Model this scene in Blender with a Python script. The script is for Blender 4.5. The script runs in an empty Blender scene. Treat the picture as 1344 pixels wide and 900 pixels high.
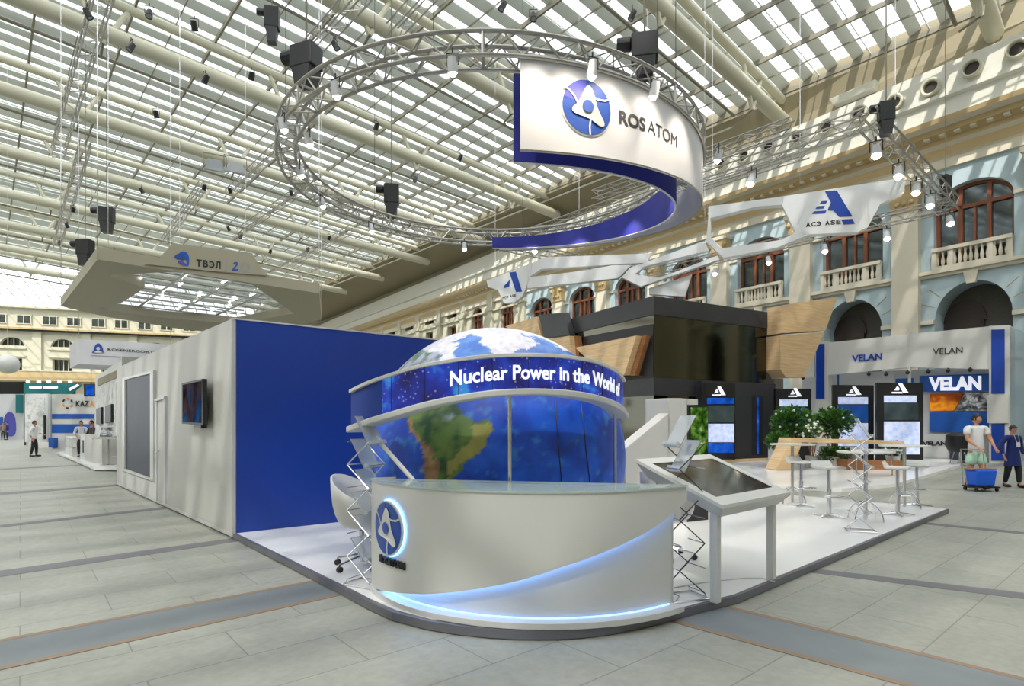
import bpy, bmesh, math, random
from mathutils import Vector, Matrix
from mathutils.geometry import tessellate_polygon
random.seed(7)
F=755.0; CU=672.0; HV=556.0; EYE=1.6; SC=1.45; PF=0.08
TH=math.atan2(755,823)
D2=Vector((math.cos(TH),math.sin(TH),0)); D1=Vector((-math.sin(TH),math.cos(TH),0)); ZV=Vector((0,0,1))
sc=bpy.context.scene
col=sc.collection
PI=math.pi
def AB(a,b,z=0.0): return D2*a+D1*b+ZV*z
def PX(u,v,Y): return Vector(((u-CU)/F*Y, Y, EYE+(HV-v)/F*Y))
def GZ(u,v,z=0.0):
    Y=F*(EYE-z)/(v-HV); return Vector(((u-CU)/F*Y,Y,z))
def S(z): return EYE+(z-EYE)*SC
def lin(c):
    c=c/255.0
    return c/12.92 if c<=0.04045 else ((c+0.055)/1.055)**2.4
def rgb(r,g,b): return (lin(r),lin(g),lin(b),1.0)
# ---------------- materials
def nodes(name):
    m=bpy.data.materials.new(name); m.use_nodes=True
    nt=m.node_tree; b=nt.nodes['Principled BSDF']; return m,nt,b
def mat(name,c,rough=0.5,metal=0.0,var=0.06,scale=6.0,bump=0.0,emit=None,es=0.0,spec=0.5):
    """plain surface with a little procedural mottling"""
    m,nt,b=nodes(name)
    b.inputs['Roughness'].default_value=rough; b.inputs['Metallic'].default_value=metal
    b.inputs['Specular IOR Level'].default_value=spec
    tc=nt.nodes.new('ShaderNodeTexCoord'); n=nt.nodes.new('ShaderNodeTexNoise'); n.inputs['Scale'].default_value=scale; n.inputs['Detail'].default_value=3
    nt.links.new(tc.outputs['Object'],n.inputs['Vector'])
    r=nt.nodes.new('ShaderNodeMix'); r.data_type='RGBA'
    r.inputs[6].default_value=tuple(x*(1-var) for x in c[:3])+(1,); r.inputs[7].default_value=tuple(min(1,x*(1+var)) for x in c[:3])+(1,)
    nt.links.new(n.outputs['Fac'],r.inputs[0]); nt.links.new(r.outputs[2],b.inputs['Base Color'])
    if bump:
        bp=nt.nodes.new('ShaderNodeBump'); bp.inputs['Strength'].default_value=bump; bp.inputs['Distance'].default_value=0.02
        nt.links.new(n.outputs['Fac'],bp.inputs['Height']); nt.links.new(bp.outputs['Normal'],b.inputs['Normal'])
    if emit is not None:
        b.inputs['Emission Color'].default_value=emit; b.inputs['Emission Strength'].default_value=es
    return m
def glass_mat(name,c,alpha=0.25,rough=0.03):
    m,nt,b=nodes(name)
    b.inputs['Base Color'].default_value=c; b.inputs['Roughness'].default_value=rough; b.inputs['Alpha'].default_value=alpha
    b.inputs['Specular IOR Level'].default_value=0.8
    return m
def wood_mat(name,c1,c2,scale=1.0,rough=0.45):
    m,nt,b=nodes(name); b.inputs['Roughness'].default_value=rough
    tc=nt.nodes.new('ShaderNodeTexCoord'); mp=nt.nodes.new('ShaderNodeMapping'); mp.inputs['Scale'].default_value=(0.6*scale,0.6*scale,9*scale)
    n=nt.nodes.new('ShaderNodeTexNoise'); n.inputs['Scale'].default_value=2.2; n.inputs['Detail'].default_value=5
    r=nt.nodes.new('ShaderNodeValToRGB'); r.color_ramp.elements[0].position=.3; r.color_ramp.elements[1].position=.7
    r.color_ramp.elements[0].color=c1; r.color_ramp.elements[1].color=c2
    nt.links.new(tc.outputs['Object'],mp.inputs['Vector']); nt.links.new(mp.outputs[0],n.inputs['Vector']); nt.links.new(n.outputs['Fac'],r.inputs[0]); nt.links.new(r.outputs[0],b.inputs['Base Color'])
    return m
def screen_mat(name,stops,scale=3.0,es=0.5,kind='noise'):
    """a lit screen showing a blurred picture made of a noise field"""
    m,nt,b=nodes(name); b.inputs['Roughness'].default_value=0.25; b.inputs['Specular IOR Level'].default_value=0.0
    tc=nt.nodes.new('ShaderNodeTexCoord')
    n=nt.nodes.new('ShaderNodeTexNoise'); n.inputs['Scale'].default_value=scale; n.inputs['Detail'].default_value=4
    r=nt.nodes.new('ShaderNodeValToRGB')
    els=r.color_ramp.elements
    while len(els)<len(stops): els.new(0.5)
    for e,(p,c) in zip(els,stops): e.position=p; e.color=c
    nt.links.new(tc.outputs['Object'],n.inputs['Vector']); nt.links.new(n.outputs['Fac'],r.inputs[0])
    nt.links.new(r.outputs[0],b.inputs['Base Color']); nt.links.new(r.outputs[0],b.inputs['Emission Color']); b.inputs['Emission Strength'].default_value=es
    return m
def starry_mat():
    m,nt,b=nodes('led_panel_space'); b.inputs['Roughness'].default_value=.3
    tc=nt.nodes.new('ShaderNodeTexCoord')
    n=nt.nodes.new('ShaderNodeTexNoise'); n.inputs['Scale'].default_value=3.4; n.inputs['Detail'].default_value=5
    r=nt.nodes.new('ShaderNodeValToRGB'); e=r.color_ramp.elements
    e[0].position=.36; e[0].color=rgb(30,26,95); e[1].position=.66; e[1].color=rgb(70,170,255)
    k=e.new(.48); k.color=rgb(32,50,165); k=e.new(.58); k.color=rgb(40,80,215)
    v=nt.nodes.new('ShaderNodeTexVoronoi'); v.inputs['Scale'].default_value=20
    vr=nt.nodes.new('ShaderNodeValToRGB'); vr.color_ramp.elements[0].position=.0; vr.color_ramp.elements[0].color=(.9,.95,1,1); vr.color_ramp.elements[1].position=.24; vr.color_ramp.elements[1].color=(0,0,0,1)
    ad=nt.nodes.new('ShaderNodeMix'); ad.data_type='RGBA'; ad.blend_type='ADD'; ad.inputs[0].default_value=.6
    for s in (n,v): nt.links.new(tc.outputs['Object'],s.inputs['Vector'])
    nt.links.new(n.outputs['Fac'],r.inputs[0]); nt.links.new(v.outputs['Distance'],vr.inputs[0])
    nt.links.new(r.outputs[0],ad.inputs[6]); nt.links.new(vr.outputs[0],ad.inputs[7])
    nt.links.new(ad.outputs[2],b.inputs['Emission Color']); b.inputs['Base Color'].default_value=rgb(20,25,80); b.inputs['Emission Strength'].default_value=.75
    return m
def floor_mat():
    m,nt,b=nodes('stone_paving')
    tc=nt.nodes.new('ShaderNodeTexCoord'); mp=nt.nodes.new('ShaderNodeMapping'); mp.inputs['Rotation'].default_value=(0,0,-TH+math.radians(2))
    br=nt.nodes.new('ShaderNodeTexBrick'); br.inputs['Scale'].default_value=1.0; br.inputs['Brick Width'].default_value=1.2; br.inputs['Row Height'].default_value=.6; br.offset=.5
    br.inputs['Mortar Size'].default_value=.006; br.inputs['Mortar Smooth'].default_value=.3
    br.inputs['Color1'].default_value=rgb(166,167,156); br.inputs['Color2'].default_value=rgb(176,176,164); br.inputs['Mortar'].default_value=rgb(136,136,126)
    n=nt.nodes.new('ShaderNodeTexNoise'); n.inputs['Scale'].default_value=1.1; n.inputs['Detail'].default_value=6; n.inputs['Roughness'].default_value=.65
    n2=nt.nodes.new('ShaderNodeTexNoise'); n2.inputs['Scale'].default_value=14; n2.inputs['Detail'].default_value=5
    r=nt.nodes.new('ShaderNodeValToRGB'); r.color_ramp.elements[0].position=.3; r.color_ramp.elements[0].color=(.74,.74,.73,1); r.color_ramp.elements[1].position=.7; r.color_ramp.elements[1].color=(1,1,1,1)
    r2=nt.nodes.new('ShaderNodeValToRGB'); r2.color_ramp.elements[0].position=.3; r2.color_ramp.elements[0].color=(.86,.86,.85,1); r2.color_ramp.elements[1].position=.65; r2.color_ramp.elements[1].color=(1,1,1,1)
    m1=nt.nodes.new('ShaderNodeMix'); m1.data_type='RGBA'; m1.blend_type='MULTIPLY'; m1.inputs[0].default_value=1
    m2=nt.nodes.new('ShaderNodeMix'); m2.data_type='RGBA'; m2.blend_type='MULTIPLY'; m2.inputs[0].default_value=1
    nt.links.new(tc.outputs['Object'],mp.inputs['Vector']); nt.links.new(mp.outputs[0],br.inputs['Vector'])
    nt.links.new(mp.outputs[0],n.inputs['Vector']); nt.links.new(mp.outputs[0],n2.inputs['Vector'])
    nt.links.new(n.outputs['Fac'],r.inputs[0]); nt.links.new(n2.outputs['Fac'],r2.inputs[0])
    nt.links.new(br.outputs['Color'],m1.inputs[6]); nt.links.new(r.outputs[0],m1.inputs[7])
    nt.links.new(m1.outputs[2],m2.inputs[6]); nt.links.new(r2.outputs[0],m2.inputs[7]); nt.links.new(m2.outputs[2],b.inputs['Base Color'])
    b.inputs['Roughness'].default_value=.42
    bp=nt.nodes.new('ShaderNodeBump'); bp.inputs['Strength'].default_value=.15; bp.inputs['Distance'].default_value=.01; nt.links.new(n2.outputs['Fac'],bp.inputs['Height']); nt.links.new(bp.outputs['Normal'],b.inputs['Normal'])
    return m
def attr_mat(name,attr='paint',rough=.25,es=0.0):
    m,nt,b=nodes(name); a=nt.nodes.new('ShaderNodeVertexColor'); a.layer_name=attr
    tc=nt.nodes.new('ShaderNodeTexCoord'); n=nt.nodes.new('ShaderNodeTexNoise'); n.inputs['Scale'].default_value=7; n.inputs['Detail'].default_value=6
    r=nt.nodes.new('ShaderNodeValToRGB'); r.color_ramp.elements[0].position=.3; r.color_ramp.elements[0].color=(.84,.84,.86,1); r.color_ramp.elements[1].position=.7; r.color_ramp.elements[1].color=(1,1,1,1)
    x=nt.nodes.new('ShaderNodeMix'); x.data_type='RGBA'; x.blend_type='MULTIPLY'; x.inputs[0].default_value=1
    nt.links.new(tc.outputs['Object'],n.inputs['Vector']); nt.links.new(n.outputs['Fac'],r.inputs[0]); nt.links.new(a.outputs['Color'],x.inputs[6]); nt.links.new(r.outputs[0],x.inputs[7])
    nt.links.new(x.outputs[2],b.inputs['Base Color']); b.inputs['Roughness'].default_value=rough
    if es: nt.links.new(x.outputs[2],b.inputs['Emission Color']); b.inputs['Emission Strength'].default_value=es
    return m
M={}
M['white']=mat('white_laminate',rgb(204,204,200),.35,var=.015)
M['whiteg']=mat('white_gloss_floor_panel',rgb(240,240,238),.2,var=.01)
M['offw']=mat('off_white_wall_panel',rgb(196,195,189),.5,var=.02)
M['fabric']=mat('white_stretch_fabric',rgb(226,227,228),.7,var=.02)
M['banner']=mat('white_banner_fabric',rgb(204,204,208),.75,var=.02)
M['blue']=mat('royal_blue_wall_paint',rgb(20,58,150),.4,var=.04,scale=1.2)
M['navy']=mat('navy_banner_fabric',rgb(30,38,140),.6,var=.03)
M['navyl']=mat('blue_logo_print',rgb(28,72,160),.4,var=.12,scale=3)
M['violet']=mat('violet_logo_print',rgb(82,84,178),.4,var=.12,scale=3)
M['black']=mat('black_plastic',rgb(24,24,27),.45,var=.05)
M['dark']=mat('charcoal_panel',rgb(48,48,52),.4,var=.04)
M['dglass']=mat('dark_glossy_glass',rgb(84,82,70),.07,1.0,var=.05,scale=.5)
M['scrglass']=mat('dark_glossy_screen',rgb(104,104,96),.08,1.0,var=.05,scale=.5)
M['ink']=mat('black_letter_paint',rgb(36,36,40),.5)
M['chrome']=mat('chrome_metal',rgb(215,215,218),.14,1.0,var=.02)
M['alu']=mat('aluminium_truss_metal',rgb(168,166,160),.38,.85,var=.05)
M['steel']=mat('painted_roof_steel',rgb(190,187,166),.55,var=.04,scale=1)
M['steeld']=mat('brown_grey_roof_rail',rgb(128,124,108),.6,var=.05)
M['slat']=mat('pale_roof_slat',rgb(206,210,204),.6,var=.03,scale=2)
M['edge']=mat('dark_grey_platform_edge',rgb(112,112,120),.4,metal=.3)
M['bluewall']=mat('light_blue_plaster',rgb(172,190,196),.8,var=.05,scale=1.2)
M['cream']=mat('cream_plaster',rgb(208,201,182),.8,var=.05,scale=1)
M['beige']=mat('grey_beige_plaster',rgb(188,185,165),.8,var=.05,scale=.6)
M['ochre']=mat('ochre_cornice_plaster',rgb(182,160,118),.8,var=.08,scale=1.5)
M['soffit']=mat('taupe_soffit_board',rgb(140,131,106),.7,var=.04,scale=.5)
M['gutter']=mat('pale_grey_parapet',rgb(206,205,194),.7,var=.04,scale=.6)
M['brown']=mat('reddish_brown_window_timber',rgb(122,66,34),.45,var=.12)
M['pane']=mat('dark_window_glass',rgb(96,104,106),.06,.9,var=.45,scale=1.2)
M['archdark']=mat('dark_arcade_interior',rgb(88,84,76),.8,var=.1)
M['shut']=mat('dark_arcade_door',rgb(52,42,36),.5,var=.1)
M['wood']=wood_mat('oak_veneer',rgb(206,170,124),rgb(228,198,154))
M['woodd']=wood_mat('brown_oak_edge',rgb(132,88,54),rgb(160,112,70))
M['tan']=mat('warm_grey_canopy_fabric',rgb(166,160,140),.7,var=.03,scale=.8)
M['strip']=mat('blue_grey_granite_band',rgb(122,128,130),.5,var=.18,scale=3)
M['stripb']=mat('brown_granite_border',rgb(142,120,98),.55,var=.15,scale=9)
M['chan_shade']=mat('grey_channel_and_shade_strip',rgb(108,106,110),.45,var=.12,scale=2)
M['floor']=floor_mat()
M['land']=attr_mat('globe_print',rough=.42)
M['space']=starry_mat()
M['letter']=mat('white_lit_letter',rgb(240,240,245),.4,emit=rgb(235,238,250),es=.8)
M['glow']=mat('blue_led_strip',rgb(120,180,255),.4,emit=(.2,.42,1,1),es=26)
M['glow2']=mat('pale_blue_led_strip',rgb(150,190,255),.4,emit=(.3,.5,1,1),es=2.2)
M['halo']=mat('blue_logo_halo_led',rgb(120,180,255),.4,emit=(.16,.42,1,1),es=7)
M['lamp']=mat('lit_lamp_lens',rgb(255,240,215),.3,emit=(1,.86,.68,1),es=34)
M['lampc']=mat('lit_cool_lamp_lens',rgb(255,250,245),.3,emit=(1,.97,.92,1),es=10)
M['tglass']=glass_mat('pale_green_table_glass',rgb(196,214,208),.55)
M['acry']=glass_mat('clear_acrylic_tray',rgb(205,214,220),.42)
M['haze']=glass_mat('blue_tinted_glass_wall',rgb(150,190,215),.55,.1)
M['green']=mat('green_leaf',rgb(70,120,38),.5,var=.45,scale=9)
M['greend']=mat('dark_green_leaf',rgb(36,74,26),.5,var=.35,scale=9)
M['petal']=mat('white_petal',rgb(225,225,215),.6)
M['skin']=mat('skin',rgb(186,132,102),.5,var=.06)
M['hair']=mat('dark_hair',rgb(30,24,20),.6,var=.2)
M['tee']=mat('white_cotton',rgb(212,212,214),.8,var=.05)
M['mint']=mat('mint_striped_cotton',rgb(176,212,190),.8,var=.25,scale=22)
M['coat']=mat('navy_cotton',rgb(22,38,104),.8,var=.1)
M['trous']=mat('black_trouser_cloth',rgb(30,30,36),.8,var=.1)
M['bag']=mat('bright_blue_plastic',rgb(16,98,230),.35,var=.05)
M['teal']=mat('teal_banner',rgb(24,112,116),.6)
M['royal']=mat('royal_blue_graphic',rgb(26,88,176),.4,var=.08,scale=1)
M['royd']=mat('deep_blue_graphic',rgb(16,62,160),.3,var=.12,scale=1)
M['grey']=mat('mid_grey_panel',rgb(150,152,155),.5)
M['lgrey']=mat('light_grey_panel',rgb(198,200,204),.5,var=.03)
M['orange']=mat('orange_letter',rgb(240,150,50),.5)
M['scr_doc']=screen_mat('lit_text_screen',[(0,rgb(120,150,225)),(.5,rgb(200,212,245)),(1,rgb(235,240,255))],6,.45)
M['scr_blue']=screen_mat('lit_blue_screen',[(.3,rgb(14,50,130)),(.6,rgb(30,90,200)),(1,rgb(120,170,240))],2,.5)
M['scr_dark']=screen_mat('dim_grey_screen',[(.3,rgb(52,62,66)),(.7,rgb(72,84,86))],2,.25)
M['scr_tv']=screen_mat('tv_picture',[(.3,rgb(24,28,38)),(.48,rgb(70,58,66)),(.55,rgb(26,52,92)),(.7,rgb(48,84,122))],2,.12)
M['refl_green']=screen_mat('plant_reflection',[(.35,rgb(22,34,14)),(.5,rgb(60,100,30)),(.62,rgb(100,140,60)),(.75,rgb(200,205,180))],9,.3)
M['scr_fire']=screen_mat('foundry_picture',[(.3,rgb(40,20,14)),(.5,rgb(150,70,30)),(.62,rgb(235,150,40)),(.8,rgb(120,50,30))],1.1,.35)
M['scr_gear']=screen_mat('machinery_picture',[(.35,rgb(50,52,56)),(.5,rgb(110,112,114)),(.6,rgb(180,182,184)),(.75,rgb(60,60,62))],5,.3)
M['smoke']=mat('smoked_grey_panel',rgb(54,60,74),.45,var=.25,scale=.6,spec=.2)
M['archback']=mat('far_hall_wall',rgb(190,184,160),.8,var=.04,scale=.3)
M['mural']=screen_mat('pale_molecule_graphic',[(.35,rgb(190,192,190)),(.55,rgb(222,224,222)),(.7,rgb(170,176,176))],2.5,.1)
# ---------------- mesh builder
WM={}
def wmat(o): return WM.get(o.name, Matrix.Identity(4)) if o else Matrix.Identity(4)
class MB:
    def __init__(s): s.v=[]; s.f=[]; s.m=[]
    def raw(s,vs,fs,mi=0):
        o=len(s.v); s.v+= [Vector(p) for p in vs]; s.f+=[tuple(i+o for i in f) for f in fs]; s.m+=[mi]*len(fs); return s
    def hexa(s,p,mi=0):
        return s.raw(p,[(0,3,2,1),(4,5,6,7),(0,1,5,4),(1,2,6,5),(2,3,7,6),(3,0,4,7)],mi)
    def box(s,x0,x1,y0,y1,z0,z1,mi=0):
        return s.hexa([(x0,y0,z0),(x1,y0,z0),(x1,y1,z0),(x0,y1,z0),(x0,y0,z1),(x1,y0,z1),(x1,y1,z1),(x0,y1,z1)],mi)
    def obox(s,o,ex,ey,ez,mi=0):
        """box from corner o with three edge vectors"""
        o=Vector(o); return s.hexa([o,o+ex,o+ex+ey,o+ey,o+ez,o+ex+ez,o+ex+ey+ez,o+ey+ez],mi)
    def prism(s,pts,d,mi=0):
        """planar polygon (3-D points) extruded by vector d"""
        n=len(pts); pts=[Vector(p) for p in pts]; t=tessellate_polygon([pts])
        fs=[tuple(x) for x in t]+[tuple(i+n for i in reversed(x)) for x in t]+[(i,(i+1)%n,(i+1)%n+n,i+n) for i in range(n)]
        return s.raw(pts+[p+d for p in pts],fs,mi)
    def flat(s,pts,mi=0,holes=()):
        loops=[[Vector(p) for p in pts]]+[[Vector(p) for p in h] for h in holes]
        t=tessellate_polygon(loops); allp=[p for l in loops for p in l]
        return s.raw(allp,[tuple(x) for x in t],mi)
    def tube(s,p,q,r,n=8,mi=0,r2=None,cap=True):
        p=Vector(p); q=Vector(q); d=(q-p)
        if d.length<1e-6: return s
        d.normalize(); a=d.orthogonal().normalized(); b=d.cross(a); r2=r if r2 is None else r2
        vs=[];
        for i in range(n):
            t=2*PI*i/n; e=a*math.cos(t)+b*math.sin(t); vs+=[p+e*r,q+e*r2]
        fs=[(2*i,2*((i+1)%n),2*((i+1)%n)+1,2*i+1) for i in range(n)]
        if cap: fs+=[tuple(2*i for i in reversed(range(n))),tuple(2*i+1 for i in range(n))]
        return s.raw(vs,fs,mi)
    def path(s,pts,r,n=8,mi=0,closed=False):
        pts=[Vector(p) for p in pts]; k=len(pts); vs=[]; prev=None
        for i,p in enumerate(pts):
            a=pts[i-1] if (i>0 or closed) else p; b=pts[(i+1)%k] if (i<k-1 or closed) else p
            d=(b-a).normalized()
            if prev is None: e=d.orthogonal().normalized()
            else:
                e=prev-d*prev.dot(d); e=e.normalized() if e.length>1e-5 else d.orthogonal().normalized()
            prev=e; g=d.cross(e)
            vs+=[p+(e*math.cos(2*PI*j/n)+g*math.sin(2*PI*j/n))*r for j in range(n)]
        fs=[]
        for i in range(k if closed else k-1):
            i2=(i+1)%k
            fs+=[(i*n+j,i*n+(j+1)%n,i2*n+(j+1)%n,i2*n+j) for j in range(n)]
        if not closed: fs+=[tuple(reversed(range(n))),tuple((k-1)*n+j for j in range(n))]
        return s.raw(vs,fs,mi)
    def lathe(s,prof,n=24,c=(0,0,0),mi=0,M4=None):
        c=Vector(c); vs=[]; k=len(prof)
        for i in range(n):
            t=2*PI*i/n
            for r,z in prof:
                p=Vector((r*math.cos(t),r*math.sin(t),z)); vs.append((M4@p if M4 else p)+c)
        fs=[(i*k+j,((i+1)%n)*k+j,((i+1)%n)*k+j+1,i*k+j+1) for i in range(n) for j in range(k-1)]
        return s.raw(vs,fs,mi)
    def ball(s,c,r,nu=16,nv=10,mi=0):
        if not hasattr(r,'__len__'): r=(r,r,r)
        prof=[(math.sin(PI*j/nv),-math.cos(PI*j/nv)) for j in range(nv+1)]
        M4=Matrix.Diagonal((r[0],r[1],r[2])); return s.lathe(prof,nu,c,mi,M4)
    def band(s,low,high,mi=0,th=None):
        """strip between two point lists; th: optional per-point offset vectors for thickness"""
        n=len(low)
        if th is None: return s.raw(list(low)+list(high),[(i,i+1,n+i+1,n+i) for i in range(n-1)],mi)
        L=[Vector(p) for p in low]; Hh=[Vector(p) for p in high]
        vs=L+Hh+[L[i]+th[i] for i in range(n)]+[Hh[i]+th[i] for i in range(n)]
        fs=[]
        for i in range(n-1):
            fs+=[(i,i+1,n+i+1,n+i),(2*n+i+1,2*n+i,3*n+i,3*n+i+1),(n+i,n+i+1,3*n+i+1,3*n+i),(i+1,i,2*n+i,2*n+i+1)]
        fs+=[(0,n,3*n,2*n),(n-1,3*n-1,4*n-1,2*n-1)]
        return s.raw(vs,fs,mi)
    def build(s,name,mats,parent=None,smooth=False,bev=0.0,origin=None,world=False,kind=None,label=None):
        me=bpy.data.meshes.new(name)
        vs=s.v
        if world and parent is not None:
            iv=wmat(parent).inverted(); vs=[iv@p for p in vs]
        if origin is not None:
            origin=Vector(origin); vs=[p-origin for p in vs]
        me.from_pydata([tuple(p) for p in vs],[],s.f)
        if not isinstance(mats,(list,tuple)): mats=[mats]
        for x in mats: me.materials.append(M[x] if isinstance(x,str) else x)
        me.polygons.foreach_set('material_index',[min(i,len(mats)-1) for i in s.m])
        me.update()
        bm=bmesh.new(); bm.from_mesh(me); bmesh.ops.recalc_face_normals(bm,faces=bm.faces); bm.to_mesh(me); bm.free()
        if smooth:
            me.polygons.foreach_set('use_smooth',[True]*len(me.polygons))
            try: me.set_sharp_from_angle(angle=math.radians(38))
            except Exception: pass
        o=bpy.data.objects.new(name,me); col.objects.link(o)
        if origin is not None: o.location=origin
        if parent is not None:
            o.parent=parent; WM[o.name]=wmat(parent)
        else: WM[o.name]=Matrix.Translation(origin) if origin is not None else Matrix.Identity(4)
        if bev:
            b=o.modifiers.new('bevel','BEVEL'); b.width=bev; b.segments=2; b.limit_method='ANGLE'
        if kind: o['kind']=kind
        if label: o['label']=label
        return o
def tag(o,label,cat,group=None):
    o['label']=label; o['category']=cat
    if group: o['group']=group
    return o
def thing(name,label,cat,loc=(0,0,0),rz=0.0,group=None):
    o=bpy.data.objects.new(name,None); col.objects.link(o); o.empty_display_size=.2
    o.location=loc; o.rotation_euler=(0,0,rz); tag(o,label,cat,group)
    WM[o.name]=Matrix.Translation(Vector(loc))@Matrix.Rotation(rz,4,'Z')
    return o
KIDS={}
def dup(root,loc=None,rz=None,label=None,group=None):
    r=root.copy(); col.objects.link(r)
    if loc is not None: r.location=loc
    if rz is not None: r.rotation_euler=(0,0,rz)
    if label: r['label']=label
    if group: r['group']=group
    for ch in [o for o in bpy.data.objects if o.parent==root]:
        c=ch.copy(); col.objects.link(c); c.parent=r
        for g in [o for o in bpy.data.objects if o.parent==ch]:
            d=g.copy(); col.objects.link(d); d.parent=c
    return r
def struct(mb,name,mats,**k): return mb.build(name,mats,kind='structure',**k)
# vertical plane through two ground points, addressed by photograph pixels
class VPl:
    def __init__(s,P,Q):
        s.p=Vector((P[0],P[1],0)); s.d=(Vector((Q[0],Q[1],0))-s.p).normalized()
        s.n=Vector((s.d.y,-s.d.x,0))
        if s.n.dot(-s.p)<0: s.n=-s.n
    def px(s,u,v,off=0.0):
        k=(u-CU)/F; p=s.p+s.n*off
        t=(p.x-k*p.y)/(k*s.d.y-s.d.x); q=p+s.d*t
        return Vector((q.x,q.y,EYE+(HV-v)/F*q.y))
    def quad(s,mb,pts,th,off=0.0,mi=0):
        """polygon of pixels on the plane, standing th out from it"""
        P=[s.px(u,v) + s.n*off for u,v in pts]; mb.prism(P,s.n*th,mi); return mb
def uy(u,Y): return ((u-CU)/F*Y,Y)
# text
_tc={}
def text_geo(body,bold=0.0):
    key=(body,bold)
    if key in _tc: return _tc[key]
    cu=bpy.data.curves.new('lettering','FONT'); cu.body=body; cu.size=1; cu.offset=bold; cu.resolution_u=3
    o=bpy.data.objects.new('lettering',cu); col.objects.link(o)
    dg=bpy.context.evaluated_depsgraph_get(); me=bpy.data.meshes.new_from_object(o.evaluated_get(dg))
    vs=[(p.co.x,p.co.y) for p in me.vertices]; fs=[tuple(p.vertices) for p in me.polygons]
    bpy.data.objects.remove(o); bpy.data.curves.remove(cu); bpy.data.meshes.remove(me)
    x0=min(p[0] for p in vs); x1=max(p[0] for p in vs); h=.73
    _tc[key]=([((x-x0)/(x1-x0),y/h) for x,y in vs],fs,(x1-x0)/h); return _tc[key]
def put_text(mb,body,fn,bold=0.0,mi=0,th=0.0):
    """fn(x in 0..1, y in cap heights, off) -> 3-D"""
    vs,fs,_=text_geo(body,bold)
    P=[fn(x,y,th) for x,y in vs]; mb.raw(P,fs,mi)
    if th:
        # sides
        from collections import Counter
        ec=Counter()
        for f in fs:
            for i in range(len(f)): ec[tuple(sorted((f[i],f[(i+1)%len(f)])))]+=1
        Q=[fn(x,y,0.0) for x,y in vs]; n=len(P)
        es=[e for e,c in ec.items() if c==1]
        mb.raw(P+Q,[(a,b,b+n,a+n) for a,b in es],mi)
    return mb
def vp_text(mb,vp,body,u0,v0,u1,v1,h,off=.02,bold=0.0,mi=0,th=0.0):
    A=vp.px(u0,v0); B=vp.px(u1,v1); C=vp.px(u0,v0-h)
    ex=B-A; ey=C-A; n=vp.n
    return put_text(mb,body,lambda x,y,t:A+ex*x+ey*y+n*(off+t),bold,mi,th)
def put_glyph(mb,g,fn,bold,mi,th):
    if g=='\u042d':   # reversed round E: mirrored C with a middle bar
        put_text(mb,'C',lambda x,y,o:fn(1-x,y,o),bold,mi,th)
        P=[(.30,.43),(.93,.43),(.93,.57),(.30,.57)]; mb.raw([fn(x,y,th) for x,y in P],[(0,1,2,3)],mi)
    else: put_text(mb,g,fn,bold,mi,th)
def vp_word(mb,vp,glyphs,u0,v0,u1,v1,h,off=.02,bold=0.0,mi=0,th=0.0):
    A=vp.px(u0,v0); B=vp.px(u1,v1); C=vp.px(u0,v0-h); ex=B-A; ey=C-A; n=vp.n
    W={' ':.35}; ws=[W.get(g,.72) for g in glyphs]; gap=.13; tot=sum(ws)+gap*(len(glyphs)-1); x=0
    for g,w in zip(glyphs,ws):
        if g!=' ':
            x0=x/tot; k=w/tot
            put_glyph(mb,g,lambda X,Y,o,x0=x0,k=k:A+ex*(x0+X*k)+ey*Y+n*(off+o),bold,mi,th)
        x+=w+gap
def circ(cx,cy,rx,ry=None,n=32,a0=0,a1=2*PI,close=False):
    ry=rx if ry is None else ry
    return [(cx+rx*math.cos(a0+(a1-a0)*i/(n if not close else n-1)),cy+ry*math.sin(a0+(a1-a0)*i/(n if not close else n-1))) for i in range(n)]
def smooth_poly(pts,n=6):
    out=[]; k=len(pts)
    for i in range(k):
        p0,p1,p2,p3=[Vector(pts[(i+j-1)%k]) for j in range(4)]
        for s_ in range(n):
            t=s_/n
            q=.5*((2*p1)+(-p0+p2)*t+(2*p0-5*p1+4*p2-p3)*t*t+(-p0+3*p1-3*p2+p3)*t**3); out.append((q.x,q.y))
    return out
def gfx(mb,fn,pts,off,mi,seg=.12):
    """flat artwork (logo space, unit disc) mapped on a surface; fan of inner rings so it follows curves"""
    n=len(pts)
    t=tessellate_polygon([[Vector((x,y,0)) for x,y in pts]])
    mb.raw([fn(x,y,off) for x,y in pts],[tuple(x) for x in t],mi)
def disc(mb,fn,r,off,mi,n=40,rings=4,cx=0,cy=0,ry=None):
    ry=r if ry is None else ry
    vs=[fn(cx,cy,off)]
    for k in range(1,rings+1):
        for i in range(n): vs.append(fn(cx+r*k/rings*math.cos(2*PI*i/n),cy+ry*k/rings*math.sin(2*PI*i/n),off))
    fs=[(0,1+i,1+(i+1)%n) for i in range(n)]
    for k in range(1,rings):
        a=1+(k-1)*n; b=1+k*n
        fs+=[(a+i,b+i,b+(i+1)%n,a+(i+1)%n) for i in range(n)]
    mb.raw(vs,fs,mi)
def ribbon(mb,fn,pts,w,off,mi):
    L=[];R=[]
    for i,p in enumerate(pts):
        a=Vector(pts[max(0,i-1)]); b=Vector(pts[min(len(pts)-1,i+1)]); d=(b-a).normalized(); nn=Vector((-d.y,d.x))
        L.append(fn(p[0]+nn.x*w,p[1]+nn.y*w,off)); R.append(fn(p[0]-nn.x*w,p[1]-nn.y*w,off))
    mb.band(L,R,mi)
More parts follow.
